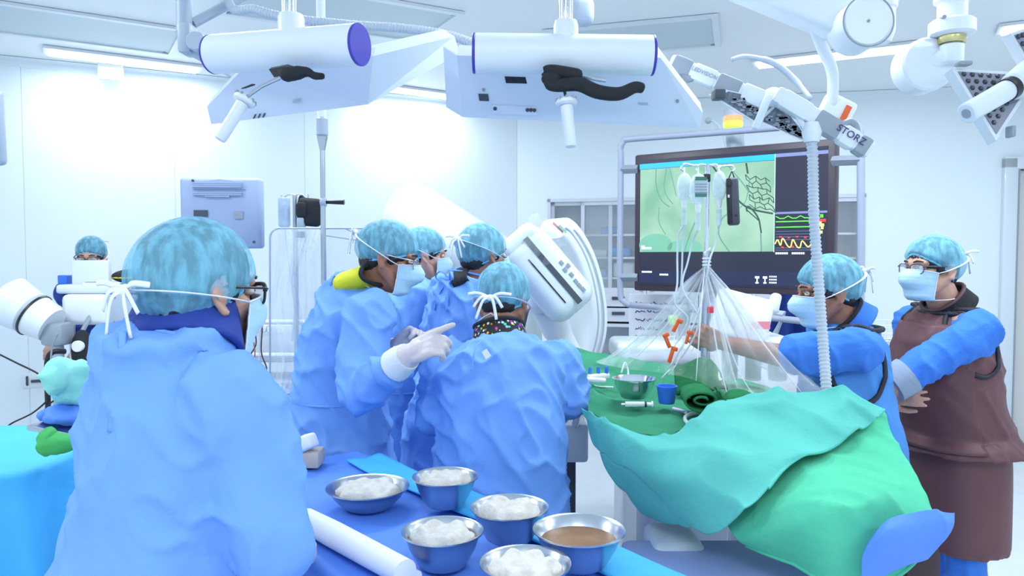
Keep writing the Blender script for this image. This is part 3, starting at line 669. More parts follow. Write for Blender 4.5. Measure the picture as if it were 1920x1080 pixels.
    # ---- spectacles
    if glasses:
        fm,sh_=glasses; gm=MB(); lens=MB()
        for s in(1,-1):
            def lp(t,r=1): 
                return H(s*(.034+.027*r*math.copysign(abs(math.cos(t))**.7,math.cos(t))),.106-.05*abs(.034+.027*math.cos(t)*s*s-.02)*1.0*0-.012*((.034+.027*math.cos(t))/.06)**2,.004+.019*r*math.copysign(abs(math.sin(t))**.7,math.sin(t)))
            rim=[lp(2*PI*k/28) for k in range(28)]
            gm.tube(rim,.0019 if sh_!='thick' else .0026,6,closed=True)
            if sh_=='thick': gm.tube([lp(.15+ (PI-.3)*k/12) for k in range(13)],.0042,6)
            lens.prism([lp(2*PI*k/28,.97) for k in range(28)],hf*-.0015)
            gm.tube(catmull([H(s*.061,.098,.014),H(s*.078,.075,.014),H(s*.083,.02,.012),H(s*.081,-.012,.010),H(s*.078,-.028,-.012)],4),.0026,6)
        gm.tube(catmull([H(-.009,.104,.008),H(0,.108,.012),H(.009,.104,.008)],4),.0022,6)
        go=build(gm,'spectacles',fm,root,ang=180); build(lens,'lens',LENS,go)
    # ---- garments
    rs_=np.array([seed*3.1,seed*1.7,seed*.9])
    lz=pel.z
    def folds(a,b,amp=1.0):
        low=np.clip((c7.z-.15-a[:,2])/.7,0,1)
        n1=vnoise(a*np.array([8.,8.,1.5])+rs_)-.5
        q=a@np.array([[.8,.2,.55],[-.3,.95,.1],[-.5,-.25,.82]]).T
        n2=1-np.abs(2*vnoise(q*np.array([15.,13.,4.5])+rs_)-1)
        n3=1-np.abs(2*vnoise(q[:,[2,0,1]]*np.array([11.,19.,6.])+rs_*2+4)-1)
        n4=vnoise(a*34+rs_)-.5
        return amp_*amp*(n1*.030*(.12+.88*low)+(n2**4-.2)*.015+(n3**4-.2)*.014+n4*.003)
    def sleeve(m,sh,el,wr,r0,r1,r2,full=True,stop=1.0):
        m.capsule(c7-spine*.095+front*.03,sh,.068,r0*.97)
        if full:
            m.capsule(sh,el,r0,r1); m.capsule(el,wr-nrm(wr-el)*.085,r1*.98,r2)
        else: m.capsule(sh,sh.lerp(el,stop),r0,r1)
    if kind=='gown':
        m=MB(); hz=hem-sp(0).z
        torso(m,[(hz,.235,.20),(hz*.6,.228,.192),(hz*.25,.22,.18),(0,.21,.172),(.2,.20,.16),(.45,.198,.150),(.68,.205,.145),(.84,.195,.125),(.93,.150,.105),(1.0,.088,.080)])
        for sh,el,wr,arm,sg in arms: sleeve(m,sh,el,wr,.078*bulk,.066,.047)
        if neckr>.1: m.cyl(c7-spine*.09+front*.01,c7+spine*.030-front*.022,.112,.104,n=30)
        m.capsule(c7-spine*.10+front*.015,c7+spine*neckup+front*.015,neckr+.004,neckr)
        go=mk(remesh(m,gvox,gsm,folds),'surgical_gown',gown,root)
        nr=[c7+spine*.008+front*.02+lat*(.080*math.cos(t))+front*(.076*math.sin(t))+V(0,0,-.02*math.sin(t)) for t in [2*PI*k/40 for k in range(40)]]
        build(MB().tube(nr,.006,6,closed=True,flat=.7),'neck_binding',gown,go,ang=180)
        if tieback:
            q=c7-front*.072+V(0,0,-.01)
            for s in(1,-1):
                m=MB(); m.tube(catmull([q,q+lat*(.035*s)-front*.02+V(0,0,.035),q+lat*(.06*s)-front*.03+V(0,0,.012),q+lat*(.03*s)-front*.02+V(0,0,-.01),q],5),.006,6,flat=.3); build(m,'neck_tie',gown,go,ang=180)
                m=MB(); m.tube(catmull([q,q+lat*(.03*s)-front*.03+V(0,0,-.05),q+lat*(.045*s)-front*.045+V(0,0,-.12)],5),.006,6,flat=.3); build(m,'neck_tie',gown,go,ang=180)
            m=MB(); m.tube(catmull([sp(.22)+lat*(.20*bulk*math.cos(t))+front*(.165*bulk*math.sin(t)) for t in [2*PI*k/24 for k in range(24)]],2,True),.011,6,flat=.4,hint=(0,0,1),closed=True); build(m,'waist_tie',gown,go,ang=180)
    else:
        top,ap=kind
        m=MB(); torso(m,[(-.16,.195,.145),(0,.18,.135),(.25,.165,.125),(.5,.17,.125),(.75,.182,.122),(.9,.155,.095),(.98,.085,.076)])
        for sh,el,wr,arm,sg in arms: sleeve(m,sh,el,wr,.072,.066,.05,False,.82)
        mk(remesh(m,.008,3,lambda a,b: folds(a,b,.6)),'scrub_shirt',top,root)
        m=MB(); torso(m,[(-.1,.17,.125),(0,.175,.13),(.1,.165,.12)])
        for hp,f in zip(hips,ft):
            kn=hp.lerp(V(f.x,f.y,.08),.52)+front*.02; m.capsule(hp,kn,.10,.078); m.capsule(kn,V(f.x,f.y,.13),.078,.062)
        mk(remesh(m,.010,3,lambda a,b: folds(a,b,.6)),'scrub_trousers',top,root)
        if ap:
            apm,hz0=ap; hz=hz0-sp(0).z; m=MB()
            torso(m,[(hz,.265,.225),(hz*.55,.25,.21),(hz*.2,.225,.185),(0,.212,.172),(.2,.202,.165),(.42,.196,.158),(.62,.190,.150),(.78,.165,.142),(.88,.140,.125),(.955,.112,.098)])
            go=mk(remesh(m,.009,4,lambda a,b: folds(a,b,.55)),'lead_apron',apm,root)
            bv=BVHTree.FromPolygons([go.matrix_basis@v.co+wloc(root) for v in go.data.vertices],[tuple(f.vertices) for f in go.data.polygons])
            for sh,el,wr,arm,sg in arms:      # binding round each armhole
                ax=nrm(el-sh); x,y,z=basis(ax); ctr=sh+ax*.025-lat*(.01*sg)
                ring=[ctr+x*(.084*math.cos(t))+y*(.084*math.sin(t)) for t in [2*PI*k/36 for k in range(36)]]
                x2=nrm(front); y2=nrm(spine); ctr=sh-lat*(.022*sg)-spine*.05+front*.0
                ring=[ctr+x2*(.088*math.cos(t))+y2*(.125*math.sin(t))+lat*(sg*(.030-.035*max(0,math.sin(t))+.012*(math.cos(t)**2))) for t in [2*PI*k/40 for k in range(40)]]
                rp=[]
                for q in ring:
                    h_=bv.ray_cast(q+lat*(sg*.5),-lat*sg)[0]; rp.append((h_ or q)+lat*(sg*.003))
                build(MB().tube(rp,.0085,8,closed=True),'armhole_binding',TRIM,go,ang=180)
            nr=[sp(.96)+lat*(.118*bulk*math.cos(t))+front*(.105*bulk*math.sin(t)) for t in [2*PI*k/36 for k in range(36)]]
            build(MB().tube(nr,.009,8,closed=True),'neck_binding',TRIM,go,ang=180)
            hr_=[sp(0)+V(0,0,hz+.012)+x_ for x_ in [lat*(.268*bulk*math.cos(t))+front*(.228*bulk*math.sin(t)) for t in [2*PI*k/48 for k in range(48)]]]
    # ---- thyroid collar
    if collar:
        cm,tm,hgt=collar; base=c7+front*.015; topc=H(0,-.018,-.072); ax=nrm(topc-base)
        fx=nrm(front-ax*front.dot(ax)); lx=nrm(lat-ax*lat.dot(ax))
        def cf(u,v):
            t=2*PI*u; r=(.094-.018*v)*cr+.004*math.sin(3*t+seed)
            return base-ax*.02+ax*(hgt*v)+lx*(r*math.cos(t))+fx*(r*1.06*math.sin(t))-ax*(.01*max(0,math.sin(t))*(1-v))
        co=build(MB().grid(cf,44,8,wrap=True),'thyroid_collar',cm,root,ang=180,th=.008)
        if tm:
            build(MB().tube([cf(k/44,1) for k in range(44)],.0075,8,closed=True),'collar_binding',tm,co,ang=180)
    # ---- gloves and shoes
    for sh,el,wr,arm,sg in arms:
        g=arm.get('hand') or {}
        if gloves:
            m=MB(); hd=g.get('d',nrm(wr-el)); hand_prims(m,wr,hd,g.get('pn',V(0,0,-1)),g.get('curl',(.35,.4,.45,.5)),g.get('thumb',.3),g.get('side',-sg),infl=.0028,index=g.get('index'))
            m.capsule(wr,wr-nrm(wr-el)*.035,.034,.046)
            mk(remesh(m,.0042,2),'latex_glove',GLOVE,root)
            a=wr-nrm(wr-el)*.080; ax=nrm(wr-el)
            build(MB().tube([a,a+ax*.02,a+ax*.065],[.052,.051,.042],18),'glove_cuff',mat('glove_cuff_white',(228,232,236),.6,bump=.3,bscale=50),root)
    for f in ft:
        m=MB(); m.capsule(V(f.x,f.y,.05)-front*.05,V(f.x,f.y,.045)+front*.14,.05,.042); m.box(V(f.x,f.y,.012)+front*.05,(.07,.07,.024)); m.capsule(V(f.x,f.y,.05),V(f.x,f.y,.12),.048,.045)
        me=remesh(m,.010,3)
        n=len(me.vertices); a=np.empty(n*3); me.vertices.foreach_get('co',a); a=a.reshape(-1,3); a[:,2]=np.maximum(a[:,2],.001); me.vertices.foreach_set('co',a.reshape(-1))
        mk(me,'shoe',mat('clog_white',(214,220,228),.5),root)
    r=Person(); r.root=root; r.H=H; r.c7=c7; r.sp=sp; r.front=front; r.lat=lat; r.spine=spine; r.arms=arms; r.pel=pel; r.hr,r.hf,r.hu=hr,hf,hu; r.capf=capf
    return r
def A_(el,wr,**h): return dict(el=el,wr=wr,hand=h)
down=V(0,0,-1)
# 1: foreground man seen from behind
p1=person('person in light blue gown and black-rimmed glasses, back turned, beside the draped instrument table',
  P(372,548,1.30),(.53,.84,-.10),P(330,640,1.26),(-.655,1.28,.95),(.72,.69),
  A_((-.385,1.18,1.14),(-.45,1.42,1.06)),A_((-.80,1.48,1.14),(-.64,1.64,1.10)),
  vox=.0045,gvox=.0075,seed=1,cap=dict(puff=.94,back=.06,bz=-.095,fz=.045,pleats=34,tz=-.005),glasses=(FRAMEB,'thick'),collar=(NAVY,None,.085),bulk=1.0,shw=.16,amp_=.8,gsm=14,shoulder_drop=.09,neckup=-.048,neckr=.106)
# 2: surgeon with the yellow collar, pointing
wr=P(770,664,2.16)
p2=person('person in blue gown with yellow neck collar, leaning forward and pointing with gloved hands',
  P(727,484,2.6),(.96,.10,-.26),P(676,530,2.62),P(640,800,2.68),(.95,.22),
  A_(P(672,738,2.32),wr,d=P(842,628,2.11)-wr,pn=V(.2,.75,-.6),index=.08,curl=(.6,.75,.8,.85),side=1,thumb=.5),
  A_(P(705,712,2.72),P(748,648,2.56),d=P(786,620,2.54)-P(748,648,2.56),pn=V(.1,-.6,-.6),index=.1,curl=(.6,.8,.85,.9),side=1),
  skin=SKIN2,seed=2,glasses=(STEEL,'thin'),collar=(YELLOW,BLACKC,.105),cr=1.12,vox=.006,gvox=.0085,cap=dict(fz=.042,bz=-.03,pleats=22),hem=.3,mid=V(-.06,0,0),shoulder_drop=.105,neckup=-.06)
# 3: surgeon behind
p3=person('person in blue gown standing between the yellow-collared surgeon and the next one, face in profile',
  P(795,479,3.42),(.93,.33,-.12),P(762,524,3.45),P(738,780,3.50),(.92,.38),
  A_(P(770,690,3.36),P(830,670,3.52)),A_(P(800,690,3.68),P(860,670,3.68)),skin=SKIN,seed=3,vox=.008,gvox=.011,collar=(NAVY,BLACKC,.07),cap=dict(fz=.045,bz=-.03))
# 4: surgeon looking to the display
p4=person('person in blue gown and dark collar, head turned away toward the large display',
  P(905,479,3.0),(.74,.66,-.08),P(872,520,2.99),P(848,800,3.02),(.78,.62),
  A_(P(930,690,2.93),P(995,690,3.12)),A_(P(880,690,3.22),P(950,680,3.34)),skin=SKIN2,seed=4,vox=.007,gvox=.009,collar=(BLACKC,None,.06),cap=dict(fz=.03,bz=-.045,puff=.94))
# 5: surgeon bending, back to us
PAT=mat('patterned_collar_cloth',(28,28,34),.8)
nt=PAT.node_tree; b=nt.nodes['Principled BSDF']; tc=nt.nodes.new('ShaderNodeTexCoord'); vo=nt.nodes.new('ShaderNodeTexVoronoi'); vo.inputs['Scale'].default_value=75
cr=nt.nodes.new('ShaderNodeValToRGB'); cr.color_ramp.interpolation='CONSTANT'; cr.color_ramp.elements[0].color=(1,1,1,1); cr.color_ramp.elements[1].position=.36; cr.color_ramp.elements[1].color=(0,0,0,1)
hs=nt.nodes.new('ShaderNodeHueSaturation'); hs.inputs['Saturation'].default_value=1.3; mx=nt.nodes.new('ShaderNodeMix'); mx.data_type='RGBA'; mx.inputs[6].default_value=lin((28,28,34))+(1,)
nt.links.new(tc.outputs['Object'],vo.inputs['Vector']); nt.links.new(vo.outputs['Distance'],cr.inputs[0]); nt.links.new(cr.outputs[0],mx.inputs[0]); nt.links.new(vo.outputs['Color'],hs.inputs['Color']); nt.links.new(hs.outputs[0],mx.inputs[7]); nt.links.new(mx.outputs[2],b.inputs['Base Color'])
p5=person('person in blue gown with colourful patterned collar, bending over the table, back turned',
  P(944,565,2.52),(.30,.86,-.36),P(938,640,2.44),P(938,840,2.36),(.14,.99),
  A_(P(1066,748,2.44),P(1030,785,2.60)),A_(P(822,775,2.42),P(892,805,2.56)),skin=SKIN2,seed=5,vox=.006,gvox=.0085,collar=(PAT,BLACKC,.075),neckup=-.085,cr=1.06,shw=.185,
  cap=dict(fz=.04,bz=-.05,puff=.95,tz=-.03),mid=V(0,-.05,0),hem=.3,tieback=False)
# 6: man holding the infusion pole
wr=P(1352,642,2.62)
p6=person('person in light blue lead apron reaching out to grip the infusion pole',
  P(1553,548,2.56),(-.97,.08,-.14),P(1598,606,2.56),P(1600,830,2.54),(-.95,.12),
  A_(P(1560,745,2.77),P(1510,760,2.74)),A_(P(1470,668,2.44),wr,d=P(1318,630,2.60)-wr,pn=V(0.1,.9,.1),curl=(1.15,1.2,1.2,1.2),thumb=.6,side=1),
  kind=(SCRUB,(APRONB,.45)),skin=SKIN2,seed=6,gloves=False,vox=.0055,collar=(SCRUB,BLACKC,.06),cap=dict(fz=.05,bz=-.05,pleats=40),shw=.18,bulk=.92)
# 7: man with crossed arms
wr=P(1660,738,2.78)
p7=person('person in maroon lead apron and glasses standing with arms crossed',
  P(1747,505,2.84),(-.95,-.24,-.02),P(1786,576,2.86),P(1782,800,2.92),(-.95,-.12),
  A_(P(1700,756,3.08),wr,d=P(1718,742,2.66)-wr,pn=V(.1,.95,-.1),curl=(.16,.2,.22,.25),thumb=.1,side=-1),
  A_(P(1672,722,2.70),P(1694,752,2.94)),
  kind=(SCRUB,(APRONM,.86)),skin=SKIN,seed=7,gloves=False,vox=.0055,glasses=(DGREY,'thin'),collar=(BLACKC,APRONM,.07),cap=dict(fz=.06,bz=-.06,back=.10,puff=.97),shw=.19,bulk=1.06)
sh,el,wr,arm,sg=p7.arms[1]; q=sh.lerp(el,.84); ax=nrm(el-sh); st=[o for o in p7.root.children if o.name.startswith('scrub_shirt')][0]
build(MB().tube([q-ax*.01,q+ax*.03,q+ax*.06],[.070,.069,.066],24),'sleeve_cuff',mat('grey_cuff',(150,164,186),.8,bump=.2,bscale=60),st)
ap7=[o for o in p7.root.children if o.name.startswith('lead_apron')][0]
bv=BVHTree.FromPolygons([ap7.matrix_basis@v.co+wloc(p7.root) for v in ap7.data.vertices],[tuple(f.vertices) for f in ap7.data.polygons])
def apf(u,v):
    a=math.radians(-78+156*u); z=.885+.47*v; t=max(0,min(1,(z-p7.pel.z)/(p7.c7.z-p7.pel.z))); c=p7.sp(t); c=V(c.x,c.y,z); d=p7.front*math.cos(a)-p7.lat*math.sin(a)
    h_=bv.ray_cast(c+d*.6,-d)[0]; return (h_ or c+d*.18)+d*.012
build(MB().grid(apf,40,34),'apron_front_panel',APRONM,ap7,ang=180,th=.003)
m=MB(); c=p7.sp(0)
m.rings([ell_ring(V(c.x,c.y,z),p7.lat,p7.front,a*1.03,b*1.03,36) for z,a,b in ((.48,.215,.165),(.6,.212,.168),(.8,.208,.170),(1.0,.200,.165))])
mk(remesh(m,.012,3,lambda a,b:(vnoise(a*np.array([9.,9.,1.5]))-.5)*.03),'apron_skirt',APRONM,p7.root)
# 8: far person behind the anaesthesia machine
c=P(171,481,4.75)
p8=person('person in glasses and light blue cap looking down behind the anaesthesia machine',
  c,(.22,-.9,-.25),c+V(-.03,.10,-.17),V(c.x-.02,c.y+.12,.95),(.25,-.95),
  A_(c+V(.22,-.02,-.50),c+V(.12,-.25,-.55)),A_(c+V(-.24,-.05,-.50),c+V(-.1,-.28,-.55)),kind=(NAVY,None),skin=SKIN,seed=8,vox=.009,gloves=False,glasses=(FRAMEB,'thin'),cap=dict(fz=.05,bz=-.05))
# ------------------------------------------------------------------ ceiling-hung equipment
def quad(pts): # bilinear map on a quad of points BL,BR,TR,TL
    a,b,c,d=[Vector(p) for p in pts]
    return lambda u,v: (a*(1-u)+b*u)*(1-v)+(d*(1-u)+c*u)*v
def plate(name,mm,parent,f,u0,u1,v0,v1,n,lift=.001,th=.003):
    return build(MB().prism([f(u0,v0)+n*lift,f(u1,v0)+n*lift,f(u1,v1)+n*lift,f(u0,v1)+n*lift],n*th),name,mm,parent)
PANELM=mat('panel_housing_white',(216,226,242),.4)
def rods(e,top,px_list,d,zt):
    for x,y in px_list: build(MB().cyl(V(x,y,top.z),V(x,y,zt),.011,n=12),'suspension_rod',STEEL,e)
# --- drum monitor with level drum (right one)
e=E('drum_monitor','white ceiling-hung panel with control buttons below a level drum','monitor',P(1070,235,2.05),'ceiling-hung drum panels')
BL,BR,TR,TL=P(834,218,2.28),P(1312,240,2.28),P(1238,108,2.14),P(828,104,2.14); MR=P(1318,212,2.26)
nn=nrm((BR-BL).cross(TL-BL)); nn=nn if nn.y<0 else -nn
f=quad((BL,BR,TR,TL))
build(MB().prism([f(.07,0),BR,MR,TR,f(.07,1)],-nn*.06),'panel_housing',PANELM,e,ang=20)
plate('bezel_window',BLACK,e,f,.27,.36,.60,.70,nn); plate('display_window',DGREY,e,f,.145,.185,.30,.41,nn)
cs=plate('control_strip',mat('control_strip_white',(222,230,248),.3),e,f,.19,.37,.10,.24,nn,.001,.004)
for u in (.205,.335,.349,.363):
    c=f(u,.19); build(MB().cyl(c+nn*.004,c+nn*.009,.0055,n=14),'button',DGREY,cs)
for u,v in ((.17,.48),(.97,.40)): build(MB().cyl(f(u,v),f(u,v)+nn*.005,.005,n=10),'screw',GREYP,e)
for u,v in ((.5,.33),(.80,.33)): plate('label_mark',LGREY,e,f,u,u+.04,v,v+.03,nn)
build(MB().prism([f(.07,0),f(.07,1),f(0,1)-nn*.05,f(0,0)-nn*.05],-nn*.01),'side_facet',PANELM,e,ang=20)
def drum(e,a,b,r):
    ax=nrm(b-a); build(MB().cyl(a,b,r,n=40),'drum',WHITE,e)
    for q,s in((a,-1),(b,1)): build(MB().cyl(q,q+ax*(.008*s),r*1.01,n=40,bev=.002),'end_cap',BLUECAP,e)
a,b=P(892,100,2.06),P(1221,104,2.06); drum(e,a,b,.054)
c=P(1061,62,2.06); build(MB().lathe([(.034,-.03),(.034,.02),(.030,.032),(.018,.034)],c,n=24),'collar',WHITE,e)
for k in(-1,0,1): build(MB().cyl(V(c.x+.012*k,c.y+(.008 if k==0 else 0),c.z+.03),V(c.x+.012*k,c.y+(.008 if k==0 else 0),CEIL),.008,n=12),'suspension_rod',CHROME,e)
build(MB().cyl(V(c.x,c.y,CEIL-.03),V(c.x,c.y,CEIL),.09,n=28),'ceiling_rose',WHITE,e)
build(MB().tube(catmull([P(1018,142,2.0),P(1032,134,1.99),P(1075,140,1.99),P(1085,143,2.0)],6),[.006]*4+[.018]*12+[.008]*3,10),'cloth_strap',BLACKC,e,ang=180)
build(MB().tube(catmull([P(1040,140,1.99),P(1030,156,1.98),P(1045,160,1.98),P(1085,158,1.98),P(1120,172,1.98),P(1160,176,1.98),P(1190,164,1.99),P(1206,166,2.0)],5),[.008]+[.013+.006*math.sin(PI*k/34) for k in range(34)]+[.006],10),'cloth_strap',BLACKC,e,ang=180)
build(MB().ell(P(1034,148,1.985),(.027,.022,.02)),'strap_knot',BLACKC,e,ang=180)
build(MB().tube([P(1082,142,2.0),P(1136,150,2.0)],.007,8),'bracket_arm',STEEL,e)
def sterile_handle(e,top,tip,disc_r,r,stem):
    ax=nrm(tip-top); build(MB().tube(stem,.005,8),'handle_stem',STEEL,e)
    h=build(MB().lathe([(r*.7,0),(r*1.05,.004),(r,.03),(r*.96,(tip-top).length-.006),(r*.8,(tip-top).length)],top,ax,n=24),'sterile_handle',WHITE,e)
    build(MB().lathe([(disc_r*.9,-.014),(disc_r,-.010),(disc_r,-.002),(disc_r*.8,.002)],top,ax,n=28),'handle_guard',WHITE,h)
    x,y,z=basis(ax)
    for k in range(10):
        q=top-ax*.013+x*(disc_r*.9*math.cos(2*PI*k/10))+y*(disc_r*.9*math.sin(2*PI*k/10)); build(MB().box(q,(.006,.006,.01)),'guard_rib',GREYP,h)
sterile_handle(e,P(1062,197,1.99),P(1070,275,1.97),.029,.0165,[P(1056,160,2.0),P(1060,180,2.0),P(1062,197,1.99)])
# --- the other drum monitor
e=E('drum_monitor','white ceiling-hung panel, blue-capped drum turned toward the room, angled handle','monitor',P(520,225,2.0),'ceiling-hung drum panels')
BL,BR,TR,TL=P(396,233,2.30),P(690,196,2.24),P(700,105,2.13),P(388,200,2.27)
K1=P(450,135,2.22); nn=nrm((BR-BL).cross(TR-BL)); nn=nn if nn.y<0 else -nn
build(MB().prism([BL,BR,TR,K1,TL],-nn*.05),'panel_housing',PANELM,e,ang=20)
W1,W2=P(862,100,2.50),P(852,68,2.46); wn=nrm((W1-BR).cross(TR-BR)); wn=wn if wn.y<0 else -wn
build(MB().prism([BR,W1,W2,TR],-wn*.05),'panel_wing',PANELM,e,ang=20)
f=quad((BL,BR,TR,K1)); plate('indicator_window',BLACK,e,f,.10,.13,.20,.38,nn)
for u in (.27,.30,.33): plate('vent_slot',DGREY,e,f,u,u+.012,.02,.10,nn)
plate('label_mark',LGREY,e,f,.5,.55,.25,.30,nn)
build(MB().prism([P(452,167,2.08),P(472,159,2.08),P(478,160,2.08),P(460,166,2.08)],V(0,.004,.004)),'corner_mark',BLACK,e)
a,b=P(402,102,2.16),P(672,84,2.0); drum(e,a,b,.055)
c=P(546,48,2.07); build(MB().lathe([(.036,-.035),(.036,.02),(.031,.030),(.018,.034)],c,n=24),'collar',WHITE,e)
for k in(-1,0,1): build(MB().cyl(V(c.x-.005+.013*k,c.y+(.008 if k==0 else 0),c.z+.03),V(c.x-.005+.013*k,c.y+(.008 if k==0 else 0),CEIL),.008,n=12),'suspension_rod',CHROME,e)
build(MB().cyl(V(c.x,c.y,CEIL-.03),V(c.x,c.y,CEIL),.09,n=28),'ceiling_rose',WHITE,e)
m=MB(); m.prism([P(504,130,2.0),P(535,124,2.0),P(548,128,2.0),P(530,143,2.0),P(514,145,2.0)],V(0,.02,.01)); build(m,'strap_buckle',BLACK,e)
build(MB().tube(catmull([P(530,140,1.99),P(550,138,1.98),P(575,135,1.98),P(590,142,1.98),P(608,143,1.99)],5),[.014,.017,.02,.02,.019,.019,.018,.018,.016,.014,.013,.012,.011,.010,.010,.010,.010,.009,.009,.008,.006],10),'cloth_strap',BLACKC,e,ang=180)
sterile_handle(e,P(456,192,1.98),P(412,262,1.95),.030,.0165,[P(525,146,2.0),P(490,162,1.99),P(470,176,1.98),P(457,190,1.98)])
# --- corrugated hoses
def hose(name,label,pts,r,cat='hose',n=14,pitch=.012):
    p=catmull(pts,24); L=[0]
    for i in range(1,len(p)): L.append(L[-1]+(p[i]-p[i-1]).length)
    N=int(L[-1]/pitch*3); q=[];rad=[];j=0
    for k in range(N+1):
        s=L[-1]*k/N
        while j<len(L)-2 and L[j+1]<s: j+=1
        t=(s-L[j])/max(L[j+1]-L[j],1e-6); q.append(p[j].lerp(p[j+1],t)); rad.append(r*(1.0 if k%3 else .80))
    o=build(MB().tube(q,rad,n),name,HOSE,None,ang=180); return tag(o,label,cat,None)
s_=P(420,-60,2.75); 
hose('corrugated_hose','grey corrugated hose sagging across behind both ceiling drums',[V(s_.x,s_.y,CEIL),P(425,-8,2.75),P(480,18,2.72),P(545,34,2.7),P(650,46,2.68),P(760,54,2.66),P(840,66,2.64),P(905,88,2.6)],.0165)
hose('corrugated_hose','grey corrugated hose hanging straight down from the cluster lamp to the drape',[P(1521,258,2.27),P(1524,300,2.27),P(1526,400,2.26),P(1534,520,2.25),P(1543,640,2.23),P(1550,736,2.18)],.0165)
# --- grey articulated arm top left
e=E('articulated_arm','grey articulated ceiling arm with round elbow joint behind the drum','arm',P(360,100,2.7))
m=MB(); a=P(347,20,2.7); m.tube([V(a.x,a.y,CEIL),P(346,60,2.7)],.028,12); build(m,'arm_post',LGREY,e); m=MB(); m.rbox(P(353,75,2.7),(.05,.09,.11),.015); build(m,'elbow_block',LGREY,e)
build(MB().tube([P(362,44,2.72),P(440,2,2.8),P(520,-40,2.9)],.018,10),'upper_arm',LGREY,e); c=P(374,82,2.66); build(MB().cyl(c-V(0,.04,0),c+V(0,.05,0),.033,n=28,bev=.004),'elbow_joint',LGREY,e)
build(MB().tube([P(360,95,2.7),P(400,118,2.7),P(470,158,2.6)],[.02,.02,.012],10),'lower_arm',LGREY,e)
# grey bracket beside the right drum's rods
e=E('ceiling_camera','grey rounded camera pod beside the rods of the right drum','camera',P(1092,45,2.6)); c=P(1092,22,2.6); build(MB().rbox(c,(.08,.07,.10),.03,4),'pod',LGREY,e); build(MB().cyl(c+V(0,0,.04),V(c.x,c.y,CEIL),.02),'stem',LGREY,e)
# --- white spring arm carrying the cluster lamp
e=E('spring_arm','white ceiling spring arm with large round joint above the display','arm',P(1610,100,2.1))
a,b=P(1330,-60,2.35),P(1612,50,2.1); ax=nrm(b-a); T=frame((a+b)/2,ax,V(0,1,0)); m=MB(T); m.rbox((0,0,0),((b-a).length,.09,.115),.02,3); build(m,'arm_beam',WHITE,e)
c=P(1612,50,2.07); build(MB().cyl(c-V(0,.05,0),c+V(0,.06,0),.067,n=40,bev=.006),'round_joint',WHITE,e); q=c-V(0,.05,0); build(MB().cyl(q,q-V(0,.003,0),.004,n=10),'joint_screw',GREYP,e)
build(MB().tube([q-V(0,.001,0)+V(.068*math.cos(t),0,.068*math.sin(t)) for t in [2*PI*k/40 for k in range(40)]],.0022,6,closed=True),'joint_seam',GREYP,e)
c2=P(1650,40,2.12); build(MB().lathe([(.03,-.06),(.04,-.03),(.04,.03),(.045,.035),(.045,.05),(.05,.055),(.05,CEIL-c2.z)],c2,n=28),'arm_post',WHITE,e)
build(MB().tube(catmull([P(1524,40,2.16),P(1540,85,2.2),P(1556,120,2.25),P(1562,150,2.3),P(1560,195,2.35)],6),.017,12),'drop_tube',WHITE,e,ang=180)
# --- cluster lamp (long jointed bars, LED fields)
e=E('cluster_lamp','white and grey jointed surgical lamp with dark LED fields in front of the display','lamp',P(1450,280,2.35))
def beam(p,q,w,segs,name='lamp_bar',dep=.05,r=.008):
    ax=q-p; L=ax.length; T=frame(p,ax,V(0,0,1)); bar=None
    for k,(t0,t1,mm,wf) in enumerate(segs):
        m=MB(T); m.rbox((L*(t0+t1)/2,0,0),(L*(t1-t0)-.002,w*wf,dep*wf),r); o=build(m,name if bar is None else 'bar_sleeve',mm,bar or e)
        if bar is None: bar=o
    return bar,T,L
SG=mat('lamp_sleeve_grey',(156,164,176),.4)
b1,T1,L1=beam(P(1256,116,2.42),P(1446,196,2.34),.052,[(0,1,WHITE,.9),(.03,.22,SG,1.05),(.23,.46,WHITE,1.04),(.47,.70,SG,1.06),(.71,.99,WHITE,1.1)])
b2,T2,L2=beam(P(1452,176,2.30),P(1632,284,2.26),.056,[(0,1,WHITE,.9),(.06,.36,WHITE,1.0),(.42,.68,SG,1.06),(.69,.84,WHITE,1.05),(.85,.97,SG,1.04)])
text('lettering','STORZ',.030,T2@V(L2*.765,.004,.0305),T2.col[0].xyz,T2.col[1].xyz,mat('ink_navy',(40,46,110),.5),b2)
text('lettering','LEDVISION',.018,T1@V(L1*.345,.004,.028),T1.col[0].xyz,T1.col[1].xyz,GREYP,b1)
build(MB().ell(P(1450,182,2.33),(.035,.03,.03)),'hub',WHITE,e,ang=180)
LEDF=mat('led_field',(120,132,150),.3,bump=1.0,bscale=60,var=.5,vscale=70)
for nm,pts in (('led_head',[(1338,182),(1360,168),(1432,184),(1440,196),(1418,232)]),('led_head',[(1452,196),(1470,198),(1522,268),(1500,262),(1420,226)])):
    pp=[P(x,y,2.34) for x,y in pts]; pp2=[p+V(0,.05,0) for p in pp]
    o=build(MB().prism([p for p in pp],V(0,.06,.02)),nm,WHITE,e)
    c=sum(pp,V(0,0,0))/len(pp); build(MB().prism([c+(p-c)*.86+V(0,-.002,0) for p in pp],V(0,.003,0)),'led_field',LEDF,o)
    m=MB(); rr=random.Random(3)
    for k in range(60):
        u,v=rr.random(),rr.random(); a_,b_,c_,d_=pp[0],pp[2],pp[3],pp[4]; q=(a_*(1-u)+b_*u)*(1-v)+(d_*(1-u)+c_*u)*v; q=c+(q-c)*.74; m.box(q+V(0,-.004,0),(.014,.004,.006))
    s=build(m,'led_cells',GREYP,o); s['kind']='stuff'
for px,py in ((1345,178),): build(MB().rbox(P(1347,178,2.33),(.035,.05,.03),.006),'head_corner',DGREY,e)
build(MB().prism([P(1280,140,2.38),P(1292,152,2.38),P(1320,145,2.38)],V(0,.03,0)),'bar_gusset',GREYP,e)
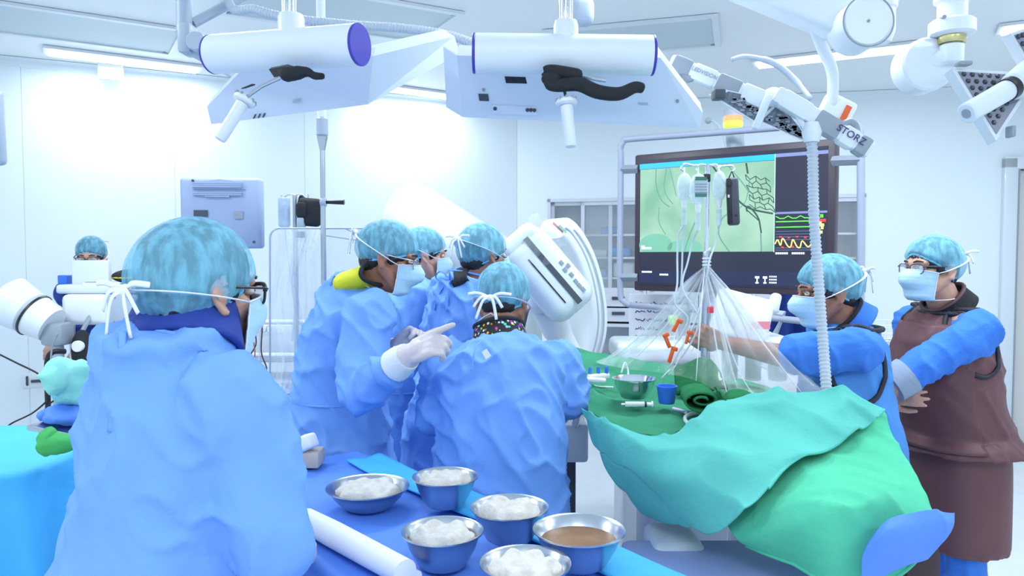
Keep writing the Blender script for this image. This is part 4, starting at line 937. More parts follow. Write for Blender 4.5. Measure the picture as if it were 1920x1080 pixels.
hp=P(1442,178,2.28),P(1416,243,2.25); T=frame((hp[0]+hp[1])/2,hp[1]-hp[0],V(1,0,.3)); build(MB(T).rbox((0,0,0),((hp[1]-hp[0]).length,.024,.018),.006),'flat_handle',mat('handle_pale',(214,226,236),.35),e)
build(MB().tube(catmull([P(1372,112,2.5),P(1400,106,2.5),P(1450,118,2.5),P(1490,150,2.5),P(1520,185,2.45)],6),[.008]*10+[.011]*10+[.008]*5,10),'yoke',LGREY,e,ang=180)
build(MB().tube([P(1484,200,2.3),P(1518,252,2.27)],.009,8),'hose_strut',WHITE,e); build(MB().lathe([(.022,-.03),(.03,.0),(.02,.03)],P(1522,248,2.27),n=20),'hose_socket',WHITE,e)
c=P(1566,212,2.36); T=frame(c,P(1600,225,2.36)-P(1560,205,2.36),V(0,0,1)); build(MB(T).rbox((0,0,0),(.10,.10,.05),.012),'arm_socket',WHITE,e); build(MB(T).box((.022,.004,.027),(.018,.05,.004)),'orange_label',ORANGE,e)
build(MB().tube(catmull([P(1583,232,2.3),P(1596,228,2.3),P(1606,240,2.3),P(1607,262,2.28)],5),.011,10),'cable_loop',GREYP,e,ang=180)
# --- post with round disc joint
e=E('ceiling_post','white ceiling post with flange, brass ring and round disc joint','post',P(1790,118,2.2))
c=P(1785,50,2.2); build(MB().lathe([(.03,-.105),(.033,-.10),(.033,-.055),(.026,-.05)],c,n=28),'lower_tube',WHITE,e); build(MB().lathe([(.036,-.05),(.038,-.045),(.038,-.03),(.036,-.028)],c,n=32),'brass_ring',BRASS,e)
build(MB().lathe([(.05,-.028),(.062,-.022),(.062,.012),(.055,.018)],c,n=32),'flange',WHITE,e); build(MB().lathe([(.04,.018),(.04,.07),(.05,.072),(.05,CEIL-c.z)],c,n=32),'upper_tube',WHITE,e)
for px in(1770,1812): q=P(px,32,2.16); build(MB().cyl(q-V(0,.003,0),q+V(0,.03,0),.006,n=10),'bolt',GREYP,e)
c3=P(1733,124,2.24); build(MB().cyl(c3-V(0,.03,0),c3+V(0,.05,0),.079,n=44,bev=.006),'disc_joint',WHITE2,e)
build(MB().tube([c3,V(c.x,c.y,c3.z+.03)],.026,12),'joint_link',WHITE,e)
# --- faceted LED lamp on the right edge
e=E('led_lamp','white surgical lamp with triangular honeycomb LED module and thick handle beside the door','lamp',P(1866,270,2.0))
def ledtri(pts,d,rows,nm):
    pp=[P(x,y,dd) for (x,y),dd in zip(pts,d)]; n=nrm((pp[1]-pp[0]).cross(pp[2]-pp[0])); n=n if n.y<0 else -n
    o=build(MB().prism(pp,-n*.04),nm,WHITE2,e); c=sum(pp,V(0,0,0))/len(pp); ins=[c+(p-c)*.86+n*.001 for p in pp]; build(MB().prism(ins,n*.002),'led_field',mat('led_field_dark',(132,138,154),.3),o)
    m=MB()
    for i in range(rows):
        for j in range(rows-i):
            u=(j+.5+.5*(i%2)*0)/rows; v=(i+.35)/rows
            if u+v>.93: continue
            q=ins[0]*(1-u-v)+ins[1]*u+ins[2]*v; m.cyl(q+n*.002,q+n*.007,.0075,.004,n=6)
    s=build(m,'led_cells',mat('led_cell_lens',(66,68,80),.25),o); s['kind']='stuff'; return o
ledtri([(1784,128),(1950,138),(1868,264)],(2.0,1.98,1.96),9,'led_module'); ledtri([(1895,62),(1960,40),(1960,170)],(1.96,1.96,1.96),7,'led_module')
build(MB().rbox(P(1806,120,1.99),(.035,.03,.012),.004),'corner_clip',GREYP,e); build(MB().rbox(P(1895,247,1.95),(.012,.03,.03),.004),'corner_clip',GREYP,e)
h0,h1=P(1812,213,1.88),P(1890,168,1.93); build(MB().cyl(h0,h1,.0265,.027,n=28,bev=.004),'grip_handle',WHITE2,e); ax=nrm(h1-h0)
build(MB().cyl(h1-ax*.006,h1+ax*.016,.030,n=28),'black_ring',BLACK,e); build(MB().cyl(h1+ax*.016,h1+ax*.10,.036,.046,n=28,bev=.006),'lamp_hub',WHITE2,e); build(MB().cyl(h0-ax*.002,h0+ax*.002,.012,n=14),'handle_tip',GREYP,e)
q=h1+ax*.08; build(MB().tube(catmull([q,V(q.x+.1,q.y+.05,q.z+.15),V(q.x+.1,q.y+.1,CEIL-.2),V(q.x+.1,q.y+.1,CEIL)],5),.025,12),'hanging_arm',WHITE2,e,ang=180)
# --- monitor at the left edge
c=P(-14,240,2.6); T=frame(c,V(.94,-.2,0.0)*1.0,V(-.13,0,1)); e=E('side_monitor','grey monitor with dark screen hanging at the angled wall side','monitor',P(-14,330,2.6))
build(MB(T).rbox((-.12,0,0),(.32,.26,.05),.018,3),'housing',LGREY,e); build(MB(T).box((-.135,0,.027),(.25,.19,.004)),'screen',SCRD,e); build(MB(T).cyl((.022,.10,.025),(.022,.10,.029),.006,n=10),'button',DGREY,e)
build(MB().tube([c+V(-.1,.05,.0),V(c.x-.1,c.y+.12,c.z+.1),V(c.x-.1,c.y+.12,CEIL)],.02,10),'hanging_arm',LGREY,e)
# --- monitor seen from behind above the first man's head
c=P(418,396,3.4); e=E('back_turned_monitor','light grey monitor seen from its vented back, above the first man','monitor',V(c.x,c.y,0)); T=frame(c,V(1,.06,0),V(0,0,1)); MONB=mat('monitor_back_grey',(158,174,206),.5)
w,h=147/F*3.4,131/F*3.4
build(MB(T).rbox((0,-.01,0),(w,h,.07),.016,3),'housing',MONB,e); m=MB(T); m.prism([V(-w*.33,h*.30,.036),V(w*.32,h*.30,.036),V(w*.30,h*.40,.036),V(0,h*.44,.036),V(-w*.31,h*.40,.036)],(0,0,.006)); build(m,'vent_hood',MONB,e)
for k in range(9):
    for y0 in (.40,.345): pass
for r_,y in enumerate((.385,.36,.335,.25,.225,.20)):
    build(MB(T).box((-.01,h*y,.043 if y>.3 else .037),(w*(.6 if r_<5 else .3),.007,.016)),'vent_louvre',MONB,e)
build(MB(T).box((-w*.24,-h*.04,.037),(w*.17,.03,.006)),'connector_strip',DGREY,e); build(MB(T).box((w*.23,-h*.06,.037),(w*.10,.035,.008)),'latch',GREYP,e)
for u,v in ((-.33,.42),(.41,-.44)): build(MB(T).cyl((w*u,h*v,.035),(w*u,h*v,.04),.006,n=10),'screw',DGREY,e)
build(MB().tube([c+V(0,.0,-.1),V(c.x,c.y+.03,.05)],.025,12),'stand_post',STEEL,e); build(MB().cyl(V(c.x,c.y+.03,0),V(c.x,c.y+.03,.05),.15,.13,n=28),'stand_base',GREYP,e)
# --- clear shield on its steel rod, film cover
e=E('lead_glass_shield','clear acrylic radiation shield hanging on a steel ceiling rod','shield',P(604,735,3.0))
c=P(604,240,3.0); build(MB().cyl(V(c.x,c.y,c.z+.04),V(c.x,c.y,CEIL),.018,n=16),'ceiling_tube',WHITE,e); build(MB().lathe([(.016,-.035),(.024,-.028),(.024,.035),(.016,.045)],c,n=20),'coupling',LGREY,e)
build(MB().lathe([(.011,-.055),(.022,0)],c-V(0,0,.035),n=20),'taper_sleeve',STEEL,e); build(MB().cyl(V(c.x,c.y,P(604,556,3.0).z),V(c.x,c.y,c.z-.08),.0105,n=14),'steel_rod',STEEL,e)
k0=P(606,379,3.0); build(MB().cyl(k0-V(.01,0,0),k0+V(.012,0,0),.018,n=14),'clamp',LGREY,e); build(MB().tube([k0,k0+V(.03,0,0),k0+V(.085,0,0)],[.007,.008,.011],10),'lever_handle',BLACK,e)
build(MB().cyl(P(601,556,2.99)-V(0,.02,0),P(601,556,2.99)+V(0,.03,0),.022,n=18),'rod_clamp',STEEL,e)
def rr_poly(x0,x1,y0,y1,r,d,n=6):
    out=[]
    for cx,cy,a0 in ((x1-r,y0+r,-90),(x1-r,y1-r,0),(x0+r,y1-r,90),(x0+r,y0+r,180)):
        for k in range(n+1): t=math.radians(a0+90*k/n); out.append(P(cx+r*math.cos(t),cy+r*math.sin(t),d))
    return out
build(MB().prism(rr_poly(506,700,428,738,18,3.03),V(0,.012,0)),'acrylic_pane',ACRYL,e)
ring=rr_poly(506,700,428,738,18,3.03); build(MB().tube(ring,.004,6,closed=True),'pane_edge',mat('pane_edge_grey',(176,186,204),.3),e,ang=180)
plate('warning_triangle',GREYP,e,lambda u,v: P(552+20*u,446-12*v,3.02),0,1,0,1,V(0,-1,0))
e=E('film_cover','crumpled clear plastic film cover hanging over the acrylic shield','film',P(560,740,2.95))
def fn(u,v):
    w_=1-.25*math.sin(PI*v)*(1 if u>.5 else -.2)
    p=P(512+100*u*w_+6*math.sin(9*v+4*u),430+300*v,2.95+.05*math.sin(11*u+3*v)+.03*math.sin(23*u-5*v)); return p
build(MB().grid(fn,44,40),'film_sheet',mat('clear_film_dense',(222,230,240),.12,alpha=(.12,.55,9),stretch=(1.5,1.5,.4),bump=.5,bscale=12,spec=.8),e,ang=180)
# --- infusion stand behind the shield
c=P(553,366,3.35); e=E('infusion_stand','steel infusion stand with hooks and black pressure cuff behind the acrylic shield','infusion stand',V(c.x,c.y,0)); build(MB().cyl(V(c.x,c.y,.05),c,.011,n=12),'pole',STEEL,e)
for s in(-1,1): build(MB().tube(catmull([c,c+V(.02*s,0,.004),c+V(.04*s,0,-.002),c+V(.045*s,0,-.02),c+V(.058*s,0,-.016),c+V(.06*s,0,.004)],5),.003,6),'hook',STEEL,e,ang=180)
for k in range(5): a=2*PI*k/5; build(MB().tube([V(c.x,c.y,.07),V(c.x+.17*math.cos(a),c.y+.17*math.sin(a),.05)],.014,8),'base_leg',STEEL,e)
for k in range(5): a=2*PI*k/5; build(MB().cyl(V(c.x+.17*math.cos(a),c.y+.17*math.sin(a)-.01,.026),V(c.x+.17*math.cos(a),c.y+.17*math.sin(a)+.01,.026),.026,n=14),'caster',BLACK,e)
q=P(581,398,3.30); e=E('pressure_cuff','black cloth pressure infusion cuff hung from the infusion stand hook','cuff',P(578,424,3.33)); m=MB(); m.rbox(q,(.105,.05,.125),.02,3,R=Matrix.Rotation(.08,3,'Y')); build(m,'cuff_bag',BLACKC,e)
build(MB().rbox(P(567,394,3.29),(.05,.05,.07),.015),'side_pouch',BLACKC,e); build(MB().tube(catmull([P(558,395,3.33),P(562,372,3.33),P(567,369,3.33),P(580,382,3.33)],5),.006,6),'strap',BLACKC,e,ang=180)
for k in range(5): build(MB().box(P(578,393+6*k,3.30),(.05-.004*k,.004,.003)),'print_line',GREYP,e)
build(MB().rbox(P(565,418,3.29),(.035,.04,.05),.01),'bulb_block',LGREY,e)
q=P(533,398,3.30); e=E('drip_chamber','clear drip bag with blue liquid hanging from the infusion stand','drip bag',P(533,425,3.30)); build(MB().rbox(q,(.052,.03,.135),.012,3),'bag',mat('drip_bag_blue',(170,196,226),.2,alpha=(.45,.8,12)),e); build(MB().tube([q+V(0,0,.07),P(535,370,3.34)],.003,6),'hanger',STEEL,e)
build(MB().tube(catmull([P(533,424,3.30),P(545,520,3.3),P(552,560,3.3),P(548,640,3.3)],6),.004,6),'drip_line',TUBEM,e,ang=180)
e=E('tube_bundle','thin clear tubes arching from the shield toward the surgeons','tube',P(650,440,3.1))
for a in ([(600,430),(640,427),(670,440),(700,452)],[(600,440),(640,446),(680,452),(705,455)]): build(MB().tube(catmull([P(x,y,3.046) for x,y in a],5),.003,6),'clear_tube',GREYP,e,ang=180)
# --- supply rack behind the shield
c=P(520,700,3.7); e=E('supply_rack','white steel rack with hanging coloured leads behind the acrylic shield','rack',V(c.x,c.y,0)); m=MB()
for px in(440,600): q=P(px,600,3.7); m.tube([V(q.x,q.y,0),V(q.x,q.y,q.z)],.018,8)
build(m,'rack_post',GREYP,e); 
for py in(604,666,735): build(MB().tube([P(405,py,3.7),P(610,py,3.7)],.013,8),'rack_rail',WHITE,e)
build(MB().rbox(P(520,760,3.8),(.55,.35,.3),.02),'rack_cabinet',LGREY,e); build(MB().rbox(P(535,640,3.85),(.32,.2,.2),.03),'rack_unit',WHITE2,e)
for k in range(7):
    q=P(450+9*k,612,3.68); build(MB().tube([q+V(.012*math.cos(t),0,.016*math.sin(t)-.012) for t in [PI*.5+1.7*PI*i/9 for i in range(10)]],.0025,5),'wire_hook',STEEL,e,ang=180)
for k,(col,pts) in enumerate((((200,90,100),[(474,614),(468,650),(478,690),(476,740)]),((60,60,70),[(492,614),(490,660),(500,690),(496,700)]),((60,70,90),[(478,620),(480,645),(470,665),(458,690)]),((210,215,225),[(488,616),(486,650),(488,700),(500,735)]),((190,110,110),[(470,616),(478,660),(472,700),(475,745)]))):
    build(MB().tube(catmull([P(x,y,3.66) for x,y in pts],6),.0035,6),'hanging_lead',mat('lead_%d'%k,col,.5),e,ang=180)
e=E('ribbed_hose_pair','pale blue hoses lying in a curve beside the supply rack','hose',P(520,790,3.3))
for a in ([(470,720),(510,724),(540,740),(560,800)],[(490,735),(530,742),(555,770),(570,830)]): build(MB().tube(catmull([P(x,y,3.3) for x,y in a],8),.017,10),'hose',mat('pale_blue_hose',(150,186,236),.4),e,ang=180)
# ------------------------------------------------------------------ anaesthesia machine
e=E('anaesthesia_machine','white anaesthesia machine with drawer body and top shelf behind the first man','machine',V(P(185,600,4.1).x,4.15,0))
def bx(px0,px1,py0,py1,d,dep,r=.02):
    a,b=P(px0,py0,d),P(px1,py1,d); return MB().rbox(((a.x+b.x)/2,d+dep/2,(a.z+b.z)/2),(b.x-a.x,dep,a.z-b.z),r,3)
build(bx(103,266,534,551,4.05,.45,.015),'top_shelf',WHITE2,e); build(bx(112,198,552,610,4.02,.4,.03),'drawer_body',WHITE,e); build(bx(199,262,552,612,4.04,.4,.012),'side_module',LGREY,e)
for py in(557,605): build(MB().cyl(P(214,py,4.035),P(214,py,4.045),.007,n=10),'screw',DGREY,e)
build(bx(104,125,552,570,4.1,.3,.01),'shelf_support',NAVY,e); build(bx(128,140,610,900,4.15,.05,.01),'leg_post',WHITE,e); build(bx(240,262,612,900,4.15,.05,.01),'leg_post',WHITE,e); build(bx(140,240,700,905,4.2,.3,.02),'lower_cabinet',LGREY,e); build(bx(140,172,612,660,4.2,.1,.01),'flow_block',NAVY,e)
a=P(185,905,4.2); 
for sx in(-.2,.2): build(MB().cyl(V(a.x+sx,4.2,.04),V(a.x+sx+.03,4.2,.04),.04,n=16),'caster',BLACK,e)
build(MB().rbox((a.x,4.3,.16),(.55,.5,.08),.02),'machine_base',LGREY,e); build(MB().box((a.x,4.33,(a.z+.2)/2),(.3,.25,max(.05,a.z-.1))),'base_column',LGREY,e)
e=E('tablet_monitor','small white monitor seen from behind on the anaesthesia machine','monitor',P(170,534,4.15)); build(bx(133,203,488,534,4.15,.04,.008),'housing',WHITE2,e); build(bx(155,190,530,534,4.13,.1,.003),'foot',WHITE2,e)
e=E('black_case','black padded case with yellow piping on the anaesthesia machine shelf','case',P(245,534,4.1)); m=MB(); q=P(258,518,4.28); m.ell(q,(.14,.12,.045)); build(m,'case_shell',BLACKC,e,ang=180); build(MB().tube([q+V(.135*math.cos(t),.115*math.sin(t),-.006) for t in [2*PI*k/30 for k in range(30)]],.005,6,closed=True),'piping',YELLOW,e,ang=180)
e=E('clipboard_papers','stacked white papers and a pen on the anaesthesia shelf','papers',P(190,533,4.1)); build(MB().box(P(190,532,4.085),(.18,.05,.012)),'paper_stack',PAPER,e); build(MB().cyl(P(160,530,4.07),P(200,529,4.07),.005,n=8),'pen',GREYP,e)
e=E('blue_box','blue striped box standing on the shelf end beside the small monitor','box',P(117,534,4.2)); build(bx(107,126,516,534,4.2,.1,.006),'box_body',BLUEP,e)
# white canister arm with black ring
a,b=P(10,560,3.92),P(98,610,3.92); ax=nrm(b-a); e=E('canister_arm','tilted white cylinder with a black ring beside the anaesthesia machine','arm',P(80,640,4.0))
build(MB().cyl(a,a.lerp(b,.6),.135,.115,n=32,bev=.02),'cylinder_shell',mat('translucent_white_shell',(226,236,248),.3),e); build(MB().cyl(a.lerp(b,.6),a.lerp(b,.64),.118,n=32),'black_ring',BLACK,e); build(MB().cyl(a.lerp(b,.64),b,.112,.095,n=32),'lower_shell',WHITE,e)
q=b+ax*.03; build(MB().rbox(q+V(.0,0,-.03),(.12,.12,.12),.02),'joint_block',GREYP,e); build(MB().cyl(V(q.x,q.y,0.02),q,.03,n=16),'arm_column',LGREY,e); build(MB().cyl(V(q.x,q.y,0),V(q.x,q.y,.03),.12,n=28),'arm_base',LGREY,e)
# breathing bag, gauge, hose, cables
e=E('black_breathing_bag','black rubber breathing bag with a round white gauge under the anaesthesia machine','bag',P(146,700,3.9)); q=P(144,660,3.9); m=MB(); m.ell(q+V(0,.05,0),(.055,.05,.115)); build(m,'bag',BLACKC,e,ang=180); build(MB().cyl(q+V(.005,-.01,.03),q+V(.005,0.03,.03),.03,n=24,bev=.004),'gauge',PAPER,e)
build(MB().tube([q+V(.0,.05,.10),q+V(.0,.15,.2)],.012,8),'bag_neck',STEEL,e)
o=build(MB().tube(catmull([V(P(91,800,3.8).x,3.8,.012),P(91,800,3.8),P(90,760,3.8),P(88,700,3.8),P(90,672,3.8),P(100,660,3.8),P(122,659,3.85)],8),.014,10),'black_hose',BLACK,None,ang=180); tag(o,'thick black hose bending up beside the breathing bag','hose')
for lab,pts in (('thin black cable looping from the wall side to the black hose',[(-20,655),(30,680),(70,700),(92,720),(102,720)]),('thin black cable curving down to the grey stand',[(88,752),(60,775),(20,795),(8,810),(8,830)]),('thin grey cable hanging behind the breathing bag',[(108,625),(98,650),(95,680),(92,700)]),('thin black cable rising from the black hose foot',[(110,745),(90,760),(78,780),(76,800)])):
    o=build(MB().tube(catmull([P(x,y,3.75) for x,y in pts]+([V(P(*pts[-1],3.75).x,3.75,.005)] if 'curving' in lab else []),8),.0045,6),'cable',BLACK if 'black' in lab else GREYP,None,ang=180); tag(o,lab,'cable')
c=P(28,850,3.4); e=E('grey_stand','small grey metal stand with a slanted top near the cyan draped table','stand',V(c.x,c.y,0)); build(MB().rbox((c.x,c.y,c.z+.02),(.32,.3,.05),.012,R=Matrix.Rotation(-.1,3,'Y')),'stand_top',GREYP,e); build(MB().rbox((c.x,c.y,c.z/2),(.08,.08,c.z-.02),.01),'stand_post',LGREY,e); build(MB().rbox((c.x,c.y,.03),(.35,.3,.06),.02),'stand_foot',GREYP,e)
# ------------------------------------------------------------------ C-arm
e=E('angiography_c_arm','white angiography C-arm with curved ring, detector head and robot arm behind the surgeons','c-arm',V(P(960,520,4.1).x,4.1,0))
WC=mat('c_arm_white',(226,234,238),.3,coat=.2)
pth=catmull([P(1046,424,3.65),P(1066,436,3.65),P(1092,480,3.65),P(1110,540,3.65),P(1116,600,3.65),P(1108,650,3.65),P(1085,710,3.65),P(1040,770,3.7)],8)
dvec=nrm((-.42,.90,0)); rs=[]; N=len(pth)
for i,p in enumerate(pth):
    t=nrm(pth[min(i+1,N-1)]-pth[max(i-1,0)]); x=nrm(t.cross(dvec)); k=min(1,.35+ i/6) if i<4 else 1
    rs.append(ell_ring(p+dvec*.1,x,dvec,.058*k,.15*k,28,5))
build(MB().rings(rs),'c_ring',WC,e,ang=40)
build(MB().tube([p-dvec*.052+V(-.012,0,0) for p in pth[4:]],.006,6),'ring_groove',LGREY,e,ang=180); build(MB().tube([p-dvec*.052+V(.016,0,.0) for p in pth[6:]],.004,6),'ring_groove',LGREY,e,ang=180)
m=MB(); q0,q1=P(1036,420,3.58),P(1056,438,3.58); build(MB().prism([q0,q1,q1+V(0,0,.012),q0+V(.004,0,.012)],V(0,.01,0)),'ring_badge',mat('badge_red',(206,150,160),.4),e); build(MB().prism([P(1046,424,3.57),P(1061,438,3.57),P(1063,434,3.57),P(1050,421,3.57)],V(0,.01,0)),'ring_badge',mat('badge_green',(150,196,180),.4),e)
L=P(1078,575,3.4)-P(975,455,3.4); o=P(1024,515,3.42); T=frame(o,L,V(.6,.1,.6)); Ln=L.length
ts=1 if T.col[2].xyz.y<0 else -1
DH=mat('detector_white',(220,230,238),.25)
m=MB(T); m.rbox((0,0,0),(Ln*1.14,.245,.2),.07,5); build(m,'detector_head',DH,e,ang=180)
build(MB(T).box((-.0,.022,ts*.101),(Ln*.98,.026,.004)),'grey_band',DGREY,e); build(MB(T).box((.02,-.03,ts*.101),(Ln*.66,.006,.004)),'black_slot',BLACK,e)
for k,(u,v) in enumerate(((.02,.075),(.055,.065),(.05,.09),(.09,.075),(.125,.07),(.15,.07),(.175,.072))): build(MB(T).box((u-.02,v,ts*.101),(.022,.014,.004)),'detector_button',GREYP,e)
build(MB(T).rbox((-Ln*.5,.0,0),(.10,.20,.19),.04,3),'detector_shoulder',DH,e,ang=180)
def fn(u,v):
    return T@V(-Ln*.62+Ln*.5*u+.012*math.sin(13*v),-.13+.27*v+.012*math.sin(17*u+3*v),ts*(.112+.012*math.sin(9*u+7*v)))
build(MB().grid(fn,26,20),'film_wrap',CLEAR,e,ang=180)
build(MB().tube(catmull([P(1000,545,3.62),P(1020,575,3.6),P(1050,630,3.6),P(1085,700,3.6)],6),[.075]*6+[.07]*6+[.062]*6+[.06],20),'support_arm',WC,e,ang=180); build(MB().ell(P(1012,562,3.55),(.07,.07,.07)),'arm_knuckle',WC,e,ang=180)
a,b=P(785,412,4.3),P(960,520,4.1); ax=nrm(b-a); m=MB(); m.lathe([(.10,-.17),(.155,-.15),(.185,-.10),(.195,-.02),(.19,.1),(.175,(b-a).length)],a,ax,n=40); build(m,'robot_arm',WC,e,ang=180)
build(MB().cyl(V(b.x,b.y,.05),b,.19,.16,n=36),'robot_column',WC,e); build(MB().cyl(V(b.x,b.y,0),V(b.x,b.y,.06),.34,n=40,bev=.01),'robot_base',LGREY,e)
# ------------------------------------------------------------------ operating table and drapes
e=E('operating_table','white operating table with column base under the green drapes','table',V(.62,2.45,0))
build(MB().rbox((.62,2.75,1.0),(.5,1.0,.05),.02),'table_top',WHITE2,e); build(MB().rbox((.62,2.75,1.045),(.46,.95,.04),.02),'mattress',DGREY,e); build(MB().rbox((.62,2.7,.55),(.26,.4,.9),.03),'column',LGREY,e); build(MB().rbox((.62,2.65,.07),(.5,.9,.14),.03),'base_plate',GREYP,e)
build(MB().rbox((.355,2.75,.97),(.03,.9,.04),.006),'side_rail',STEEL,e); build(MB().rbox((.885,2.75,.97),(.03,.9,.04),.006),'side_rail',STEEL,e)
def patch(rows,nu,nv,disp,seed=0):
    R=[catmull([P(*p) for p in r],max(1,nu//(len(r)-1))) for r in rows]; n=min(len(r) for r in R)
    cols=[catmull([r[i] for r in R],max(1,nv//(len(rows)-1))) for i in range(n)]
    nvv=len(cols[0]); pts=np.array([[tuple(cols[i][j]) for i in range(n)] for j in range(nvv)])
    du=np.gradient(pts,axis=1); dv=np.gradient(pts,axis=0); nn=np.cross(du,dv); nn/=np.linalg.norm(nn,axis=2,keepdims=True)+1e-9
    cd=np.array([0,0,CH+.6])-pts; nn*=np.sign((nn*cd).sum(axis=2).mean())
    q=pts.reshape(-1,3); h=disp(q).reshape(nvv,n,1); nn=np.array([0,-.6,.8]); q=(pts+nn*h).reshape(-1,3); m=MB()
    m.add([Vector(p) for p in q],[(j*n+i,j*n+i+1,(j+1)*n+i+1,(j+1)*n+i) for j in range(nvv-1) for i in range(n-1)])
    m.np=pts+nn*h; return m
def clothd(a1,a2,s,seed,st=(1,1,1)):
    def d(p):
        q=p*s*np.array(st)+seed; r=1-np.abs(2*vnoise(q*np.array([1.,.5,1.6])+3)-1); r2=1-np.abs(2*vnoise((p@np.array([[.7,.7,.1],[-.7,.6,.3],[.1,-.3,.95]]).T)*s*np.array([2.2,.7,1.2])+seed)-1)
        return a1*(vnoise(q*.45)-.5)+a2*(r**2.5-.2)+a2*(r2**3-.2)
    return d
def drape(name,label,rows,mm,disp,nu=100,nv=60,th=.004,hem=None):
    m=patch(rows,nu,nv,disp); o=build(m,name,mm,None,ang=180,th=th); tag(o,label,'drape')
    if hem:
        g=m.np; line_={'r':g[:,-1],'b':g[-1],'l':g[:,0]}
        for h in hem: build(MB().tube([Vector(p) for p in line_[h]],.0045,6),'stitched_hem',mm,o,ang=180)
    return o
drape('green_drape','dark green surgical drape spread flat over the operating table under the bowl',
 [[(1040,648,3.3),(1150,668,3.25),(1250,686,3.1),(1350,700,2.98),(1470,735,2.75)],
  [(1075,678,2.95),(1160,702,2.88),(1250,712,2.82),(1350,725,2.75),(1460,748,2.6)],
  [(1098,730,2.56),(1160,745,2.52),(1250,750,2.5),(1350,757,2.45),(1460,765,2.4)],
  [(1102,776,2.33),(1160,800,2.18),(1240,818,2.1),(1330,795,2.18),(1500,790,2.25)]],GREEN,clothd(.018,.011,9,1))
drape('green_drape','bright green surgical drape falling toward the instrument table with a blue lining corner',
 [[(1340,775,2.22),(1450,750,2.22),(1560,747,2.18),(1620,755,2.14),(1658,772,2.10)],
  [(1300,850,2.10),(1420,840,2.08),(1540,820,2.05),(1625,810,2.02),(1682,830,2.0)],
  [(1330,915,1.97),(1440,900,1.91),(1550,885,1.84),(1645,880,1.84),(1720,900,1.86)],
  [(1375,1000,1.86),(1450,990,1.76),(1550,970,1.66),(1650,950,1.68),(1752,960,1.74)],
  [(1400,1020,1.86),(1480,1060,1.76),(1570,1100,1.66),(1680,1085,1.66),(1782,985,1.74)]],GREENL,clothd(.025,.014,7,5),hem=['b'])
drape('teal_drape','teal surgical drape laid over the patient with a folded stitched edge',
 [[(1090,770,2.36),(1150,800,2.16),(1232,822,2.05),(1300,795,2.10),(1350,755,2.16),(1470,735,2.14),(1580,735,2.11),(1660,764,2.06)],
  [(1100,800,2.32),(1165,835,2.10),(1245,850,1.99),(1315,830,1.99),(1375,800,2.02),(1470,785,2.03),(1560,780,2.03),(1618,800,2.0)],
  [(1120,850,2.26),(1190,885,2.06),(1265,895,1.92),(1335,875,1.90),(1390,850,1.92),(1450,845,1.93),(1515,840,1.94),(1560,840,1.94)],
  [(1155,905,2.20),(1225,930,2.04),(1290,938,1.91),(1340,922,1.87),(1382,902,1.86),(1418,892,1.86),(1450,884,1.87),(1482,876,1.89)],
  [(1205,958,2.16),(1265,985,2.03),(1312,1003,1.92),(1345,1000,1.86),(1372,985,1.83),(1396,965,1.81),(1418,945,1.81),(1438,922,1.82)]],TEAL,clothd(.03,.024,7,9),hem=['r'],nu=120,nv=70)
o=drape('blue_lining','blue drape corner folded out under the bright green drape',
 [[(1630,1020,1.62),(1670,975,1.60),(1725,962,1.60),(1784,968,1.64)],[(1618,1050,1.60),(1665,1000,1.58),(1722,985,1.58),(1782,990,1.62)],[(1612,1085,1.60),(1655,1035,1.58),(1710,1012,1.58),(1765,1018,1.62)],[(1608,1130,1.62),(1640,1090,1.60),(1690,1060,1.60),(1735,1050,1.64)]],BLUEC,clothd(.03,.014,9,2),40,30)
# table-end equipment seen below the drapes
e=E('patient_trolley','grey-blue trolley frame with white cushion under the hanging drapes','trolley',V(.55,1.9,0))
build(MB().rbox((.62,1.98,.74),(.62,.3,.10),.03),'trolley_deck',mat('greyblue_enamel',(128,146,196),.4),e)
for k in range(5): build(MB().rbox((.38+.12*k,1.81,.56),(.07,.05,.26),.015),'deck_bracket',MATS['greyblue_enamel'],e)
build(MB().rbox(P(1262,1020,2.12),(.15,.2,.07),.03,3),'white_cushion',LGREY,e,ang=180)
build(MB().rbox((.62,1.98,.38),(.12,.12,.7),.02),'trolley_post',LGREY,e); build(MB().rbox((.62,1.95,.04),(.6,.4,.07),.02),'trolley_foot',GREYP,e)
build(MB().rbox(P(1715,1058,1.78),(.09,.09,.12),.02),'brown_grip',mat('dark_brown_rubber',(64,46,52),.6),e)
e=E('table_side_unit','white boxed unit wrapped in clear film at the table side by the bending surgeon','unit',V(P(1066,830,3.0).x,3.05,0)); q=P(1066,830,3.0); build(MB().rbox((q.x,3.08,q.z),(.16,.2,.16),.015),'unit_box',WHITE,e); build(MB().rbox((q.x,3.08,(q.z-.08)/2),(.07,.07,q.z-.08),.01),'unit_post',DGREY,e); build(MB().ell(P(1074,785,3.0),(.05,.05,.035)),'film_bundle',CLEAR,e,ang=180); build(MB().cyl(P(1084,770,2.98),P(1078,800,2.98),.014,n=14),'knob_post',STEEL,e)
# ------------------------------------------------------------------ things on the drape
def gz(px,py,z=1.135): return G(px,py,z)
b=gz(1189,746,1.15); e=E('steel_bowl','round stainless steel bowl standing on the dark green drape','bowl',b); build(MB().lathe([(.036,0),(.042,.004),(.058,.032),(.066,.058),(.071,.062),(.072,.065),(.068,.066),(.063,.058),(.055,.032),(.038,.008),(.001,.006)],b,n=40),'bowl_shell',CHROME,e,ang=60)
b=gz(1250,756,1.145); e=E('blue_cup','blue plastic cup with turned rim beside the steel bowl','cup',b); build(MB().lathe([(.023,0),(.025,.003),(.031,.050),(.033,.052),(.033,.056),(.029,.056),(.022,.006),(.001,.005)],b,n=32),'cup_shell',BLUEP,e,ang=60)
